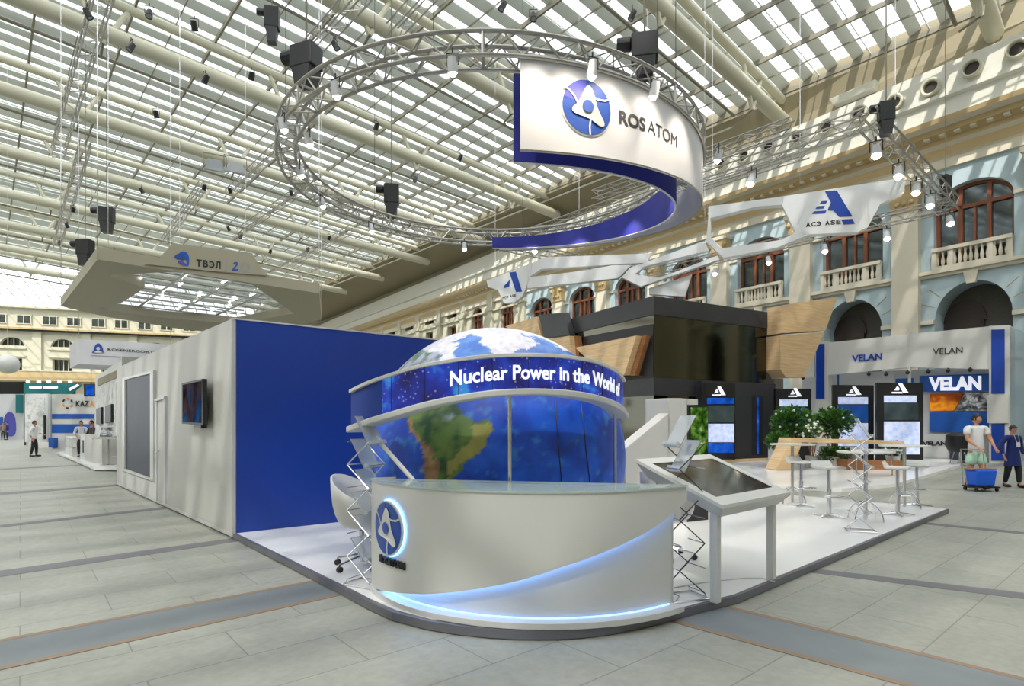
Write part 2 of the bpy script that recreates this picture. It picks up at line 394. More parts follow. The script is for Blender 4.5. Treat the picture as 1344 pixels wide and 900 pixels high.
def atom_logo(mb,fn,k=1.0):
    """round mark: blue disc, three-lobed white loop round a blue dot, three white arcs. materials 0 white,1 blue,2 violet"""
    disc(mb,fn,1.06,.004*k,0); disc(mb,fn,1.0,.010*k,1)
    v=[fn(0,0,.014*k)]
    # violet top sector
    sec=[(0,.1)]+[(.97*math.cos(math.radians(a)),.97*math.sin(math.radians(a))) for a in range(95,172,7)]
    gfx(mb,fn,sec,.014*k,2)
    tri=smooth_poly([(.02,.80),(.22,.62),(.40,.05),(.70,-.48),(.52,-.62),(.05,-.42),(-.55,-.30),(-.62,-.12),(-.40,.12),(-.14,.62)],5)
    gfx(mb,fn,tri,.022*k,0)
    disc(mb,fn,.23,.030*k,1,n=20,rings=1,cx=0,cy=.02)
    for arc in ([( .16,.42),(.45,.36),(.72,.38),(.99,.5)],[(.12,-.45),(.08,-.7),(.10,-1.0)],[(-.42,.1),(-.55,.33),(-.75,.52),(-.98,.6)]):
        ribbon(mb,fn,arc,.035,.018*k,0)
def a_logo(mb,fn,mi=0,hole=None):
    """slanted A: thick right stroke, quarter notch and speed bars at left, foot bar"""
    gfx(mb,fn,[(.10,1),(.42,1),(1.0,.10),(.62,.10),(.44,.32),(.26,.30),(.32,.62)],0,mi)
    gfx(mb,fn,[(.66,.0),(1.04,.0),(1.0,.06),(.62,.06)] ,0,mi)
    for i,(a,b) in enumerate(((-.05,.10),(-.22,.02),(-.40,-.04))):
        y=.66-.17*i; gfx(mb,fn,[(a-.04,y),(b+.10,y),(b+.06,y-.07),(a-.14,y-.07)],0,mi)
def a_logo_w(mb,fn,mi=0):
    """white totem mark: open triangle with heavy right stroke"""
    gfx(mb,fn,[(.38,1),(.62,1),(1.0,.12),(.68,.12)],0,mi)
    gfx(mb,fn,[(.34,.78),(.48,.45),(.42,.34),(.16,.34)],0,mi)
    gfx(mb,fn,[(0,.20),(.62,.20),(.66,.06),(0,.06)],0,mi)
SKY_S=3.4; SUN_S=6; EXPO=-0.35
# ================================================================ SETTING
mb=MB(); mb.raw([(-140,-50,0),(75,-50,0),(75,130,0),(-140,130,0)],[(0,1,2,3)]); struct(mb,'floor','floor')
def strip_on_floor(name,A,B,C,D,m,z,ext0=0.0,ext1=0.0):
    A,B,C,D=[GZ(*p) for p in (A,B,C,D)]
    a=A+(A-B).normalized()*ext0; b=B+(B-A).normalized()*ext1; d=D+(D-C).normalized()*ext0; c=C+(C-D).normalized()*ext1
    mb=MB(); P=[Vector((p.x,p.y,.0004)) for p in (a,b,c,d)]; mb.prism(P,ZV*z); return mb,(a,b,c,d)
def granite(n,A,B,C,D,e0,e1):
    mb,(a,b,c,d)=strip_on_floor('x',A,B,C,D,None,.0028,e0,e1)
    w=.065
    na=(d-a).normalized(); nb=(c-b).normalized()
    for (p,q,s1,s2) in ((a,b,na,nb),(d,c,-na,-nb)):
        mb.prism([Vector((x.x,x.y,.0036)) for x in (p,q,q+s2*w,p+s1*w)],ZV*.001,1)
    struct(mb,'trim_%d'%n,['strip','stripb'])
granite(1,(0,839.4),(398.4,764),(442,782.5),(0,879.5),4,1.2)
granite(2,(964.3,797.5),(1344,889.6),(1185.3,900),(904,822.6),1.0,3)
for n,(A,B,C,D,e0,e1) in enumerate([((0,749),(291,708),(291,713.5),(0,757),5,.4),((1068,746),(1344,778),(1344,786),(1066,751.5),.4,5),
        ((0,646.5),(150,636),(150,638),(0,649.5),8,.5),((0,615),(100,610),(100,611.3),(0,616.5),8,.5),((0,689),(215,665),(215,668),(0,692),6,.3),((1180,682),(1344,698),(1344,701),(1180,684.5),.2,5)]):  # first two are channels, the others roof-beam shade drawn as dark strips
    mb,_=strip_on_floor('x',A,B,C,D,None,.002,e0,e1); struct(mb,'trim_%d'%(n+3),'chan_shade')
# ---------------- right facade (unscaled numbers, scaled about the eye height)
DF=Vector((-.5985,.8011,0)); NF=Vector((-.8011,-.5985,0)); F0=Vector((14.2,20,0))
def FP(t,d,z): p=(F0+DF*t+NF*d)*SC; return Vector((p.x,p.y,S(z)))
Z0=EYE-EYE/SC
def fbox(mb,t0,t1,d0,d1,z0,z1,mi=0):
    return mb.hexa([FP(t0,d0,z0),FP(t1,d0,z0),FP(t1,d1,z0),FP(t0,d1,z0),FP(t0,d0,z1),FP(t1,d0,z1),FP(t1,d1,z1),FP(t0,d1,z1)],mi)
def arch(c,hw,z0,zs,rise,n=14):
    """outline: up the left jamb, over, down the right"""
    return [(c-hw,z0)]+[(c-hw*math.cos(PI*i/n),zs+rise*math.sin(PI*i/n)) for i in range(n+1)]+[(c+hw,z0)]
def rect(c,hw,z0,z1): return [(c-hw,z0),(c-hw,z1),(c+hw,z1),(c+hw,z0)]
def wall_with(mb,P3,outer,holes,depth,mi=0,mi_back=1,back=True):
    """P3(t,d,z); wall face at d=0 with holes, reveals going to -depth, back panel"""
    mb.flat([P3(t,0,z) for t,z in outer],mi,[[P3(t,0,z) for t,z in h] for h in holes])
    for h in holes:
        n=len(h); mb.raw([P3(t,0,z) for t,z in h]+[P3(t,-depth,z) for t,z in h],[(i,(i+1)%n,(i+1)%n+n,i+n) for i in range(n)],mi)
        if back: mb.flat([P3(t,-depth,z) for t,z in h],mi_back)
def arched_window(n,P3,c,hw,z0,zs,rise,d=-.15,arched=True):
    out=arch(c,hw,z0,zs,rise)
    fr=MB(); w=.10
    def bar(t0,t1,za,zb,dd=.08):
        p=[P3(t0,d,za),P3(t1,d,za),P3(t1,d+dd,za),P3(t0,d+dd,za),P3(t0,d,zb),P3(t1,d,zb),P3(t1,d+dd,zb),P3(t0,d+dd,zb)]; fr.hexa(p)
    bar(c-hw,c-hw+w,z0,zs); bar(c+hw-w,c+hw,z0,zs); bar(c-hw,c+hw,zs-.06,zs+.06,.1); bar(c-hw,c+hw,z0,z0+w)
    top=lambda t: zs+rise*math.sqrt(max(0,1-((t-c)/hw)**2))
    for f in (-.36,.36): bar(c+f*hw-.06,c+f*hw+.06,z0,top(c+f*hw)-.02,.1)
    bar(c-.03,c+.03,z0,zs)
    for i in range(14):
        a0=PI*i/14; a1=PI*(i+1)/14
        q=[]
        for a in (a0,a1):
            q.append((c-hw*math.cos(a),zs+rise*math.sin(a))); q.append((c-(hw-w)*math.cos(a),zs+(rise-w)*math.sin(a)))
        fr.hexa([P3(q[0][0],d,q[0][1]),P3(q[1][0],d,q[1][1]),P3(q[3][0],d,q[3][1]),P3(q[2][0],d,q[2][1]),
                 P3(q[0][0],d+.08,q[0][1]),P3(q[1][0],d+.08,q[1][1]),P3(q[3][0],d+.08,q[3][1]),P3(q[2][0],d+.08,q[2][1])])
    f=fr.build('window_%d'%n,'brown',kind='structure')
    g=MB(); g.flat([P3(t,d,z) for t,z in out]); g.build('window_pane','pane',parent=f)
    return f
B0=2.23; BW=3.68
mb=MB(); tr=MB(); wn=1
for k in range(-3,6):
    c=B0+BW*k; t0=c-BW/2; t1=c+BW/2
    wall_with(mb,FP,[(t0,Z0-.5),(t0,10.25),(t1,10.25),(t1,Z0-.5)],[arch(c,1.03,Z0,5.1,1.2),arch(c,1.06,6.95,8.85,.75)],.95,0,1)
    fbox(tr,t0+.41,c-1.03,0,.12,5.0,5.14); fbox(tr,c+1.03,t1-.41,0,.12,5.0,5.14)   # impost
    fbox(tr,t0+.41,t1-.41,0,.22,6.68,6.80)    # ledge
    fbox(tr,t0+.41,t1-.41,0,.12,6.58,6.68)
    tr.hexa([FP(c-.12,0,6.2),FP(c+.12,0,6.2),FP(c+.12,.14,6.2),FP(c-.12,.14,6.2),FP(c-.2,0,6.6),FP(c+.2,0,6.6),FP(c+.2,.18,6.6),FP(c-.2,.18,6.6)])
    fbox(tr,t0+.41,c-1.06,0,.08,8.78,8.9); fbox(tr,c+1.06,t1-.41,0,.08,8.78,8.9)
    # stone joint grooves over the arch
    for a in range(-4,5):
        if a==0: continue
        an=PI/2+a*.3; p=(c+1.1*math.cos(an),5.1+1.28*math.sin(an)); q=(c+1.5*math.cos(an),5.1+1.75*math.sin(an))
        if q[1]<6.5 and abs(q[0]-c)<1.42: tr.tube(FP(p[0],.0,p[1]),FP(q[0],.0,q[1]),.022,4,2)
    # shutter door inside the arch
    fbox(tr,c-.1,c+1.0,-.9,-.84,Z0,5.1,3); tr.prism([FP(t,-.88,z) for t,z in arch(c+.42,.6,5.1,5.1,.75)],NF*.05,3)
    # pilaster
    fbox(tr,t0-.41,t0+.41,0,.28,Z0,9.0,1); fbox(tr,t0-.46,t0+.46,0,.33,Z0,2.0,1); fbox(tr,t0-.45,t0+.45,0,.34,9.0,9.1,2)
    tr.hexa([FP(t0-.4,0,9.1),FP(t0+.4,0,9.1),FP(t0+.4,.3,9.1),FP(t0-.4,.3,9.1),FP(t0-.5,0,9.85),FP(t0+.5,0,9.85),FP(t0+.5,.46,9.85),FP(t0-.5,.46,9.85)],2)
    for s_ in (-.38,.38): tr.ball(FP(t0+s_,.38,9.62),.17,8,6,2)
    for s_ in (-.22,0,.22): tr.ball(FP(t0+s_,.34,9.3),.13,8,6,2)
    fbox(tr,t0-.54,t0+.54,0,.5,9.85,10.0,1)
    if -2<=k:
        arched_window(wn,FP,c,1.06,6.95,8.85,.75,-.35); wn+=1
        bl=MB(); d0=.05
        fbox(bl,c-1.06,c+1.06,d0,d0+.16,6.80,6.90); fbox(bl,c-1.06,c+1.06,d0-.01,d0+.2,7.40,7.52)
        for s_ in (-1.06,-.58,.46,.94): fbox(bl,c+s_,c+s_+.12,d0,d0+.16,6.9,7.4)
        nb=0
        for a,b,n_ in ((-.92,-.60,3),(-.44,.44,7),(.60,.92,3)):
            for i in range(n_):
                t=c+a+(b-a)*i/(n_-1 if n_>1 else 1); p=FP(t,d0+.08,6.9)
                bl.lathe([(.03*SC,0),(.055*SC,.1*SC),(.06*SC,.18*SC),(.03*SC,.34*SC),(.045*SC,.5*SC)],6,p)
        bl.build('window_%d'%wn,'cream',kind='structure') if False else bl.build('trim_%d'%(20+k),'cream',kind='structure')
struct(mb,'wall_right',['bluewall','archdark'])
struct(tr,'trim_9',['cream','cream','ochre','shut'])
# far half of the facade: small half-round windows over oblong ones
mb=MB(); tr=MB()
for k in range(6,19):
    c=B0+BW*k; t0=c-BW/2; t1=c+BW/2
    arched_k=k<8
    hs=[arch(c,.75,9.95,10.0,.95),rect(c,.62,7.4,9.3)] if not arched_k else [arch(c,.72,7.5,9.3,.85)]
    wall_with(mb,FP,[(t0,Z0-.5),(t0,11.0),(t1,11.0),(t1,Z0-.5)],[rect(c,.75,Z0,5.4)]+hs,.5,0,1)
    fbox(tr,t0-.34,t0+.34,0,.2,Z0,10.9); fbox(tr,t0-.42,t0+.42,0,.3,9.6,9.8)
    fbox(tr,t0+.34,t1-.34,0,.14,9.55,9.68); fbox(tr,t0+.34,t1-.34,0,.14,6.9,7.05)
    w=MB()
    if not arched_k:
        for s_ in (-.62,-.2,.2,.56): fbox(w,c+s_,c+s_+.06,-.45,-.38,7.4,9.3)
        fbox(w,c-.62,c+.62,-.45,-.38,8.6,8.68)
        for s_ in (-.3,.0,.3): fbox(w,c+s_,c+s_+.05,-.45,-.38,9.95,10.8)
        w.build('window_%d'%wn,'brown',kind='structure'); wn+=1
    else:
        arched_window(wn,FP,c,.72,7.5,9.3,.85,-.3); wn+=1
struct(mb,'wall_far_right',['beige','pane']); struct(tr,'trim_10','beige')
# entablature, run as one profile along the facade
prof=[(0,10.2,0),(.12,10.2,0),(.12,10.5,0),(.2,10.55,1),(.2,10.85,0),(.34,10.95,1),(.34,11.1,1),(.62,11.2,1),(.66,11.36,0),(.95,11.42,1),(1.0,11.56,0),(.85,11.6,2),(.85,12.15,2),(1.0,12.2,2),(1.0,12.32,2),(.85,12.36,2),(.85,13.3,2),(.2,13.3,2)]
mb=MB(); ta,tb=-26,66
for i in range(len(prof)-1):
    d,z,m_=prof[i]; d2,z2,_=prof[i+1]
    mb.raw([FP(ta,d,z),FP(tb,d,z),FP(tb,d2,z2),FP(ta,d2,z2)],[(0,1,2,3)],m_)
t=-8.0
while t<30:
    fbox(mb,t,t+.16,.34,.58,11.12,11.2,0); t+=.42
struct(mb,'trim_11',['cream','ochre','gutter'])
# ---------------- end wall at the far left
EW0=Vector((-52.2,58.7,0)); DE=Vector((.946,.325,0)).normalized(); NE=Vector((DE.y,-DE.x,0))
def EP(t,d,z): p=(EW0+DE*t+NE*d)*SC; return Vector((p.x,p.y,S(z)))
def ebox(mb,t0,t1,d0,d1,z0,z1,mi=0): return mb.hexa([EP(t0,d0,z0),EP(t1,d0,z0),EP(t1,d1,z0),EP(t0,d1,z0),EP(t0,d0,z1),EP(t1,d0,z1),EP(t1,d1,z1),EP(t0,d1,z1)],mi)
mb=MB(); tr=MB()
for k in range(-2,8):
    c=.95+4.3*k; t0=c-2.15; t1=c+2.15
    wall_with(mb,EP,[(t0,Z0-.5),(t0,11.3),(t1,11.3),(t1,Z0-.5)],[rect(c,1.2,Z0,5.2),rect(c,.86,7.0,8.35),arch(c,1.0,9.65,9.66,.85)],.5,0,1)
    ebox(tr,t0-.4,t0+.4,0,.2,Z0,11.3); ebox(tr,c-1.2,c+1.2,0,.15,9.3,9.42); ebox(tr,c-1.2,c+1.2,0,.15,8.5,8.62)
    w=MB()
    for s_ in (-.86,-.43,-.02,.4,.8): ebox(w,c+s_,c+s_+.06,-.42,-.34,7.0,8.35)
    for s_ in (-.5,0,.5): ebox(w,c+s_,c+s_+.06,-.42,-.34,9.65,10.4)
    w.build('window_%d'%wn,'beige',kind='structure'); wn+=1
    for s_ in (-1.05,1.05):
        cc=c+s_; w=MB(); ebox(w,cc-.62,cc+.62,.05,.1,11.95,12.75,0)
        for q in (-.64,-.05,.56): ebox(w,cc+q,cc+q+.08,.08,.16,11.95,12.75,1)
        ebox(w,cc-.7,cc+.7,.05,.15,12.75,12.85,1); ebox(w,cc-.7,cc+.7,.05,.15,11.87,11.95,1)
        w.build('window_%d'%wn,['pane','beige'],kind='structure'); wn+=1
ebox(mb,-12,36,-.3,.05,11.3,13.6)
ebox(tr,-12,36,0,.7,11.3,11.45,1); ebox(tr,-12,36,0,.5,11.15,11.3,2); ebox(tr,-12,36,0,.5,13.5,13.7,0)
ebox(tr,-12,36,0,1.2,6.0,6.95,3); ebox(tr,-12,36,0,1.25,6.95,7.05,0)
struct(mb,'wall_left',['beige','pane']); struct(tr,'trim_12',['beige','ochre','black','ochre'])
# ---------------- glazed roof
A_E=23.8*SC
def RZ(a): return S(15.0)+.045*(A_E-a)
def RP(a,b,dz=0.0): p=AB(a,b); return Vector((p.x,p.y,RZ(a)+dz))
A0=-34.0; B1=66*SC
BS=-22.0
b=BS; k=0; mb=MB()
while b<B1:
    w=.35*SC
    mb.hexa([RP(A0,b,.34),RP(A_E,b,.34),RP(A_E,b+w,.12),RP(A0,b+w,.12),RP(A0,b,.38),RP(A_E,b,.38),RP(A_E,b+w,.16),RP(A0,b+w,.16)],0)
    mb.hexa([RP(A0,b+.64*SC,.05),RP(A_E,b+.64*SC,.05),RP(A_E,b+.67*SC,.05),RP(A0,b+.67*SC,.05),RP(A0,b+.64*SC,.14),RP(A_E,b+.64*SC,.14),RP(A_E,b+.67*SC,.14),RP(A0,b+.67*SC,.14)],0) if k%2==0 else None
    b+=.88*SC; k+=1
roof=struct(mb,'ceiling','slat')
mb=MB(); a=A_E
i=0
while a>A0:
    r=.05 if i%2==0 else .02
    mb.hexa([RP(a-r,BS,-.16 if i%2==0 else 0),RP(a+r,BS,-.16 if i%2==0 else 0),RP(a+r,B1,-.16 if i%2==0 else 0),RP(a-r,B1,-.16 if i%2==0 else 0),RP(a-r,BS,.08),RP(a+r,BS,.08),RP(a+r,B1,.08),RP(a-r,B1,.08)])
    a-=1.25*SC; i+=1
struct(mb,'ceiling_joists','steeld')
def tri_glass():
    m,nt,b=nodes('skylight_glass'); out=nt.nodes['Material Output']
    tr_=nt.nodes.new('ShaderNodeBsdfTransparent'); tl=nt.nodes.new('ShaderNodeBsdfTranslucent'); mx=nt.nodes.new('ShaderNodeMixShader')
    tl.inputs['Color'].default_value=(.85,.87,.88,1); tr_.inputs['Color'].default_value=(.97,.98,1,1); mx.inputs[0].default_value=.45
    nt.links.new(tr_.outputs[0],mx.inputs[1]); nt.links.new(tl.outputs[0],mx.inputs[2]); nt.links.new(mx.outputs[0],out.inputs['Surface'])
    tc=nt.nodes.new('ShaderNodeTexCoord'); n=nt.nodes.new('ShaderNodeTexNoise'); n.inputs['Scale'].default_value=.4; nt.links.new(tc.outputs['Object'],n.inputs['Vector'])
    mr=nt.nodes.new('ShaderNodeMapRange'); mr.inputs['To Min'].default_value=.62; mr.inputs['To Max'].default_value=.85; nt.links.new(n.outputs['Fac'],mr.inputs['Value']); nt.links.new(mr.outputs[0],mx.inputs[0])
    return m
M['sky']=tri_glass()
mb=MB(); mb.raw([RP(A0,BS,.5),RP(A_E-5.2*SC,BS,.5),RP(A_E-5.2*SC,B1,.5),RP(A0,B1,.5)],[(0,1,2,3)]); struct(mb,'ceiling_glass','sky')
# soffit between the glazing and the facade
mb=MB()
t=-9
def fa(t): 
    p=(F0+DF*t+NF*.85)*SC; return p.dot(D2),p.dot(D1)
for t0 in range(-26,66,4):
    (a0,b0),(a1,b1)=fa(t0),fa(t0+4)
    mb.raw([RP(A_E,b0,-.35),RP(A_E,b1,-.35),FP(t0+4,.2,13.95),FP(t0,.2,13.95)],[(0,1,2,3)],0)
    mb.raw([RP(A_E,b0,-.35),RP(A_E,b1,-.35),RP(A_E,b1,.5),RP(A_E,b0,.5)],[(0,1,2,3)],0)
    mb.raw([FP(t0,.2,13.3),FP(t0+4,.2,13.3),FP(t0+4,.2,13.95),FP(t0,.2,13.95)],[(0,1,2,3)],0)
    # roof above soffit so that no light leaks
    mb.raw([RP(A_E,b0,.5),RP(A_E,b1,.5),FP(t0+4,-3,16),FP(t0,-3,16)],[(0,1,2,3)],0)
    mb.raw([FP(t0,-3,10),FP(t0+4,-3,10),FP(t0+4,-3,16),FP(t0,-3,16)],[(0,1,2,3)],0)
mb.tube(RP(A_E+.4,2,-.62),RP(A_E+.4,B1,-.62),.07,6,1)
struct(mb,'ceiling_soffit',['soffit','gutter'])
# slender trusses across the roof
tn=0
for k in range(-4,9):
    bb=(9.8+6.7*k)*SC
    mb=MB()
    p_hi=lambda a:RP(a,bb,-.25*SC); p_lo=lambda a:RP(a,bb,-1.75*SC)
    ae=A_E+ .35*SC
    mb.tube(p_hi(A0),p_hi(ae),.16*SC,10)
    mb.tube(p_lo(A0),RP(ae+.75*SC,bb,-1.05*SC),.26*SC,14)
    mb.tube(RP(A0,bb+.5*SC,-1.95*SC),RP(A_E-3*SC,bb+.5*SC,-1.95*SC),.055*SC,6,1)
    a=A_E-2.6*SC; i=0
    while a>A0:
        for s_ in (-.75,.75): mb.tube(p_lo(a),p_hi(a+s_*SC),.085*SC,8)
        mb.tube(p_lo(a),RP(a,bb+.5*SC,-1.95*SC),.04*SC,5,1)
        a-=6.1*SC; i+=1
    struct(mb,'ceiling_truss',['steel','steeld'],smooth=True); tn+=1
# glazed hip above the end wall
mb=MB(); gl=MB()
pT=lambda t:EP(t,7.5,16.0); pB=lambda t:EP(t,.2,13.7)
for t in range(-12,36,1):
    mb.tube(pB(t),pT(t),.06,4) 
for f in (0,.33,.66,1): mb.tube(pB(-12)*(1-f)+pT(-12)*f,pB(36)*(1-f)+pT(36)*f,.07,4)
struct(mb,'ceiling_hip','steel')
# ---------------- the rest of the hall, behind and beside the camera
mb=MB()
fbox(mb,-26,-9.2,-.3,0,Z0,11.6); struct(mb,'wall_rear_right','archback')
q0=AB(A0,BS); q1=AB(A_E+4,BS)
mb=MB(); mb.obox(Vector((q0.x,q0.y,0)),q1-q0,-D1*.5,ZV*24); struct(mb,'wall_back','archback')
mb=MB(); q2=AB(A0,B1); mb.obox(Vector((q0.x,q0.y,0)),q2-q0,-D2*.5,ZV*23); struct(mb,'wall_side','archback')
# ---------------- light
w=bpy.data.worlds.new('sky'); sc.world=w; w.use_nodes=True
nt=w.node_tree; bg=nt.nodes['Background']
tcw=nt.nodes.new('ShaderNodeTexCoord'); nw=nt.nodes.new('ShaderNodeTexNoise'); nw.inputs['Scale'].default_value=2.5; nw.inputs['Detail'].default_value=4
rw=nt.nodes.new('ShaderNodeValToRGB'); rw.color_ramp.elements[0].position=.35; rw.color_ramp.elements[0].color=(.80,.90,1,1); rw.color_ramp.elements[1].position=.65; rw.color_ramp.elements[1].color=(1,1,1,1)
nt.links.new(tcw.outputs['Generated'],nw.inputs['Vector']); nt.links.new(nw.outputs['Fac'],rw.inputs[0]); nt.links.new(rw.outputs[0],bg.inputs['Color'])
bg.inputs['Strength'].default_value=SKY_S
sun=bpy.data.lights.new('sun','SUN'); sun.energy=SUN_S; sun.angle=math.radians(.6); sun.color=(1,.95,.87)
so=bpy.data.objects.new('sun',sun); col.objects.link(so)
L=(D2*.62+D1*.25-ZV*.74).normalized(); so.rotation_euler=L.to_track_quat('-Z','Y').to_euler()
# ---------------- camera
cd=bpy.data.cameras.new('camera'); co=bpy.data.objects.new('camera',cd); col.objects.link(co)
co.location=(0,0,EYE); co.rotation_euler=(PI/2,0,0); cd.sensor_fit='HORIZONTAL'; cd.sensor_width=36; cd.lens=F/1344*36
cd.shift_y=(HV-450)/1344.0; cd.clip_end=500; cd.clip_start=.05
sc.camera=co
vs=sc.view_settings; vs.view_transform='Standard'; vs.look='None'; vs.exposure=EXPO; vs.gamma=1; vs.use_curve_mapping=False
sc.cycles.use_denoising=True; sc.cycles.max_bounces=8; sc.cycles.transparent_max_bounces=12; sc.cycles.sample_clamp_indirect=6
# ================================================================ OUR STAND
# ---- platform
edge_px=[(306,707),(450,782.5),(482,800),(513.8,815),(560,827.5),(600,834),(638,838),(675,840.5),(710,841),(745,840),(780,837),(812,832),(842,825.5),(875,818),(905,809),(967,793),(1064.7,751),(1245.5,673)]
base=[GZ(u,v) for u,v in edge_px]
R_=base[-1]; C0=base[0]
cR=(R_.dot(D2),R_.dot(D1)); 
back=[R_+D1*5.0, R_+D1*5.0-D2*5.2, Vector((-3.87,8.0,0))+Vector((.788,.616,0))*4.9, Vector((-3.87,8.0,0))+Vector((.788,.616,0))*.06]
outl=base+back
mb=MB(); mb.prism([p+ZV*.008 for p in outl],ZV*(PF-.012),0)
# grey trim lip on the visible edge and white top sheet
cen=Vector((2,9,0))
inn=[p+(cen-p).normalized()*.05 for p in outl]
mb.prism([Vector((p.x,p.y,PF-.006)) for p in inn],ZV*.006,1)
plat=mb.build('platform',['edge','whiteg'],smooth=False,origin=AB(6,6)); tag(plat,'white raised display platform with dark grey edge under the globe stand','platform')
# ---- closed room box (white outside wall, blue front)
E2=Vector((math.cos(math.radians(38)),math.sin(math.radians(38)),0))
BX0=Vector((-3.87,8.0,0)); LW=9.6
bxw=VPl(BX0,BX0+D1*LW)
box_=thing('storage_booth','long white walled booth with royal blue front beside the globe','booth',BX0,0)
zt=3.07
def wallseg(mb,P,Q,z0,z1,th=.06,mi=0):
    d=(Q-P); n=Vector((-d.y,d.x,0)).normalized()*th
    mb.obox(P+ZV*z0,d,n,ZV*(z1-z0),mi)
mb=MB(); wallseg(mb,BX0+D1*.0,BX0+D1*LW,.05,zt,-.06)
mb.obox(BX0+ZV*.03-D2*.012,D1*LW,-D2*.012,ZV*.05)
mb.obox(BX0+D1*(LW-.06)+ZV*.03,D2*5,D1*.06,ZV*3.04)
mb.obox(BX0+E2*4.9+D1*.0+ZV*.03,D1*8.0,D2*.06,ZV*3.04)
mb.obox(BX0+ZV*.03-E2*.03,E2*.055,D1*.1,ZV*(zt-.03))
mb.build('side_wall','offw',box_,world=True,bev=.004)
mb=MB(); mb.obox(BX0+E2*.03-D1*.02+ZV*PF,E2*4.93,D1*.06,ZV*(zt-PF-.02)); mb.build('front_wall','blue',box_,world=True)
mb=MB(); mb.obox(BX0+E2*.0-D1*.03+ZV*(zt-.02),E2*4.95,D1*.09,ZV*.02); mb.build('top_trim','white',box_,world=True)
mb=MB(); mb.obox(BX0+ZV*.0,D1*LW,D2*.1,ZV*.03); mb.build('plinth','dark',box_,world=True)
# window panel
def wpx(u,v,off=0): return bxw.px(u,v,0)+bxw.n*off
mb=MB(); bxw.quad(mb,[(166,497),(201.5,489),(201.5,629),(166,615.5)],.012,.004); wp=mb.build('window_panel','smoke',box_,world=True)
fr=MB()
for q in ([(164,496),(203,486.5),(203,489.5),(166,498.5)],[(200.5,487),(204.5,486),(204.5,632),(200.5,630)],[(162,617),(204,631),(204,628.5),(164,614)],[(163.5,497),(166.5,496.5),(166.5,616),(163.5,615)]): bxw.quad(fr,q,.05,.0)
bxw.quad(fr,[(161,618),(207,634),(207,655),(161,636)],.02,.0)
fr.build('window_frame','white',box_,world=True)
dr=MB(); bxw.quad(dr,[(208,526),(217,523.5),(217,660),(208,655)],.01,.004)
dd=dr.build('door','offw',box_,world=True)
fr=MB(); bxw.quad(fr,[(205.8,524.5),(208,523.5),(208,657),(205.8,656)],.035); bxw.quad(fr,[(217,521.5),(219,520.8),(219,662.5),(217,661.5)],.035); bxw.quad(fr,[(206,524),(219,520),(219,523),(206,526.8)],.05)
fr.build('door_frame','lgrey',box_,world=True)
h=MB(); bxw.quad(h,[(208.6,591),(210.6,591),(210.6,592.5),(208.6,592.5)],.05,.014); h.build('door_handle','chrome',dd,world=True)
# television
tv=thing('television','flat television hung high on the long white booth wall','television',bxw.px(268,556),0)
mb=MB(); bxw.quad(mb,[(252.5,503),(280.5,497.5),(281.5,558),(252.5,556)],.07,.09); mb.build('casing','black',tv,world=True,bev=.006)
mb=MB(); bxw.quad(mb,[(254.5,505.5),(279.5,500.5),(279.5,555),(254.5,553.5)],.004,.162); mb.build('screen','scr_tv',tv,world=True)
mb=MB(); bxw.quad(mb,[(263,515),(272,514),(272,562),(263,560)],.085,.004); mb.build('wall_mount','dark',tv,world=True)
# ---- reception counter
CC=Vector((.27,5.96,0)); RO=1.70
def cyl_hit(u,v,C=CC,R=RO,near=True):
    k=(u-CU)/F; A=k*k+1; B=-2*(k*C.x+C.y); D=C.x**2+C.y**2-R*R
    q=math.sqrt(max(0,B*B-4*A*D)); y=(-B-q)/(2*A) if near else (-B+q)/(2*A)
    return math.atan2(y-C.y,k*y-C.x), EYE+(HV-v)/F*y
def CP(a,z,r=RO,C=CC): return Vector((C.x+r*math.cos(a),C.y+r*math.sin(a),z))
aL=math.atan2(5.29-CC.y,-1.30-CC.x); aL+=2*PI if aL>0 else 0
aR=math.atan2(4.70-CC.y,1.42-CC.x)
if aL>0: aL-=2*PI
cnt=thing('reception_counter','curved white reception counter with blue glowing swoosh and glass top','counter',CC+Vector((-.1,-1.2,PF)),0)
ZT=1.085
edge=[cyl_hit(u,v) for u,v in [(489,771.5),(505,775.5),(530,778.5),(554,779.7),(580,778.5),(607,775.6),(640,770.5),(670,764.7),(702,756),(732,746),(764,735.5),(795,723.5),(820,713),(840,703),(866,687),(884,673),(896,662)]]
aL0=min(aL,edge[0][0])
edge[0]=(aL0,edge[0][1])
lo=[CP(a,z,1.70) for a,z in edge]; hi=[CP(a,ZT,1.70) for a,z in edge]; 
# to the very right end
aRR=aR+.015
lo.append(CP(aRR,.97,1.70)); hi.append(CP(aRR,ZT,1.70))
mb=MB()
# densify
def dens(L,n=5):
    out=[]
    for i in range(len(L)-1):
        for j in range(n): out.append(L[i].lerp(L[i+1],j/n))
    return out+[L[-1]]
def recyl(L,r=1.70): 
    return [CC+ (Vector((p.x,p.y,0))-CC).normalized()*r+ZV*p.z for p in L]
lo=recyl(dens(lo)); hi=recyl(dens(hi))
th=[(CC-Vector((p.x,p.y,0))).normalized()*.03 for p in lo]
mb.band(lo,hi,0,th); mb.build('front_shell','white',cnt,world=True,smooth=True)
N=48; angs=[aL0+.005+(aR-aL0-.03)*i/N for i in range(N+1)]
mb=MB(); L=[CP(a,PF+.045,1.60) for a in angs]; Hh=[CP(a,ZT-.03,1.60) for a in angs]; mb.band(L,Hh,0,[(CC-Vector((p.x,p.y,0))).normalized()*.03 for p in L])
mb.build('recessed_panel','white',cnt,world=True,smooth=True)
mb=MB(); L=[CP(a,PF+.0,1.72) for a in angs]; I=[CP(a,PF,1.5) for a in angs]
mb.prism(L+list(reversed(I)),ZV*.045); mb.build('plinth','white',cnt,world=True,bev=.004)
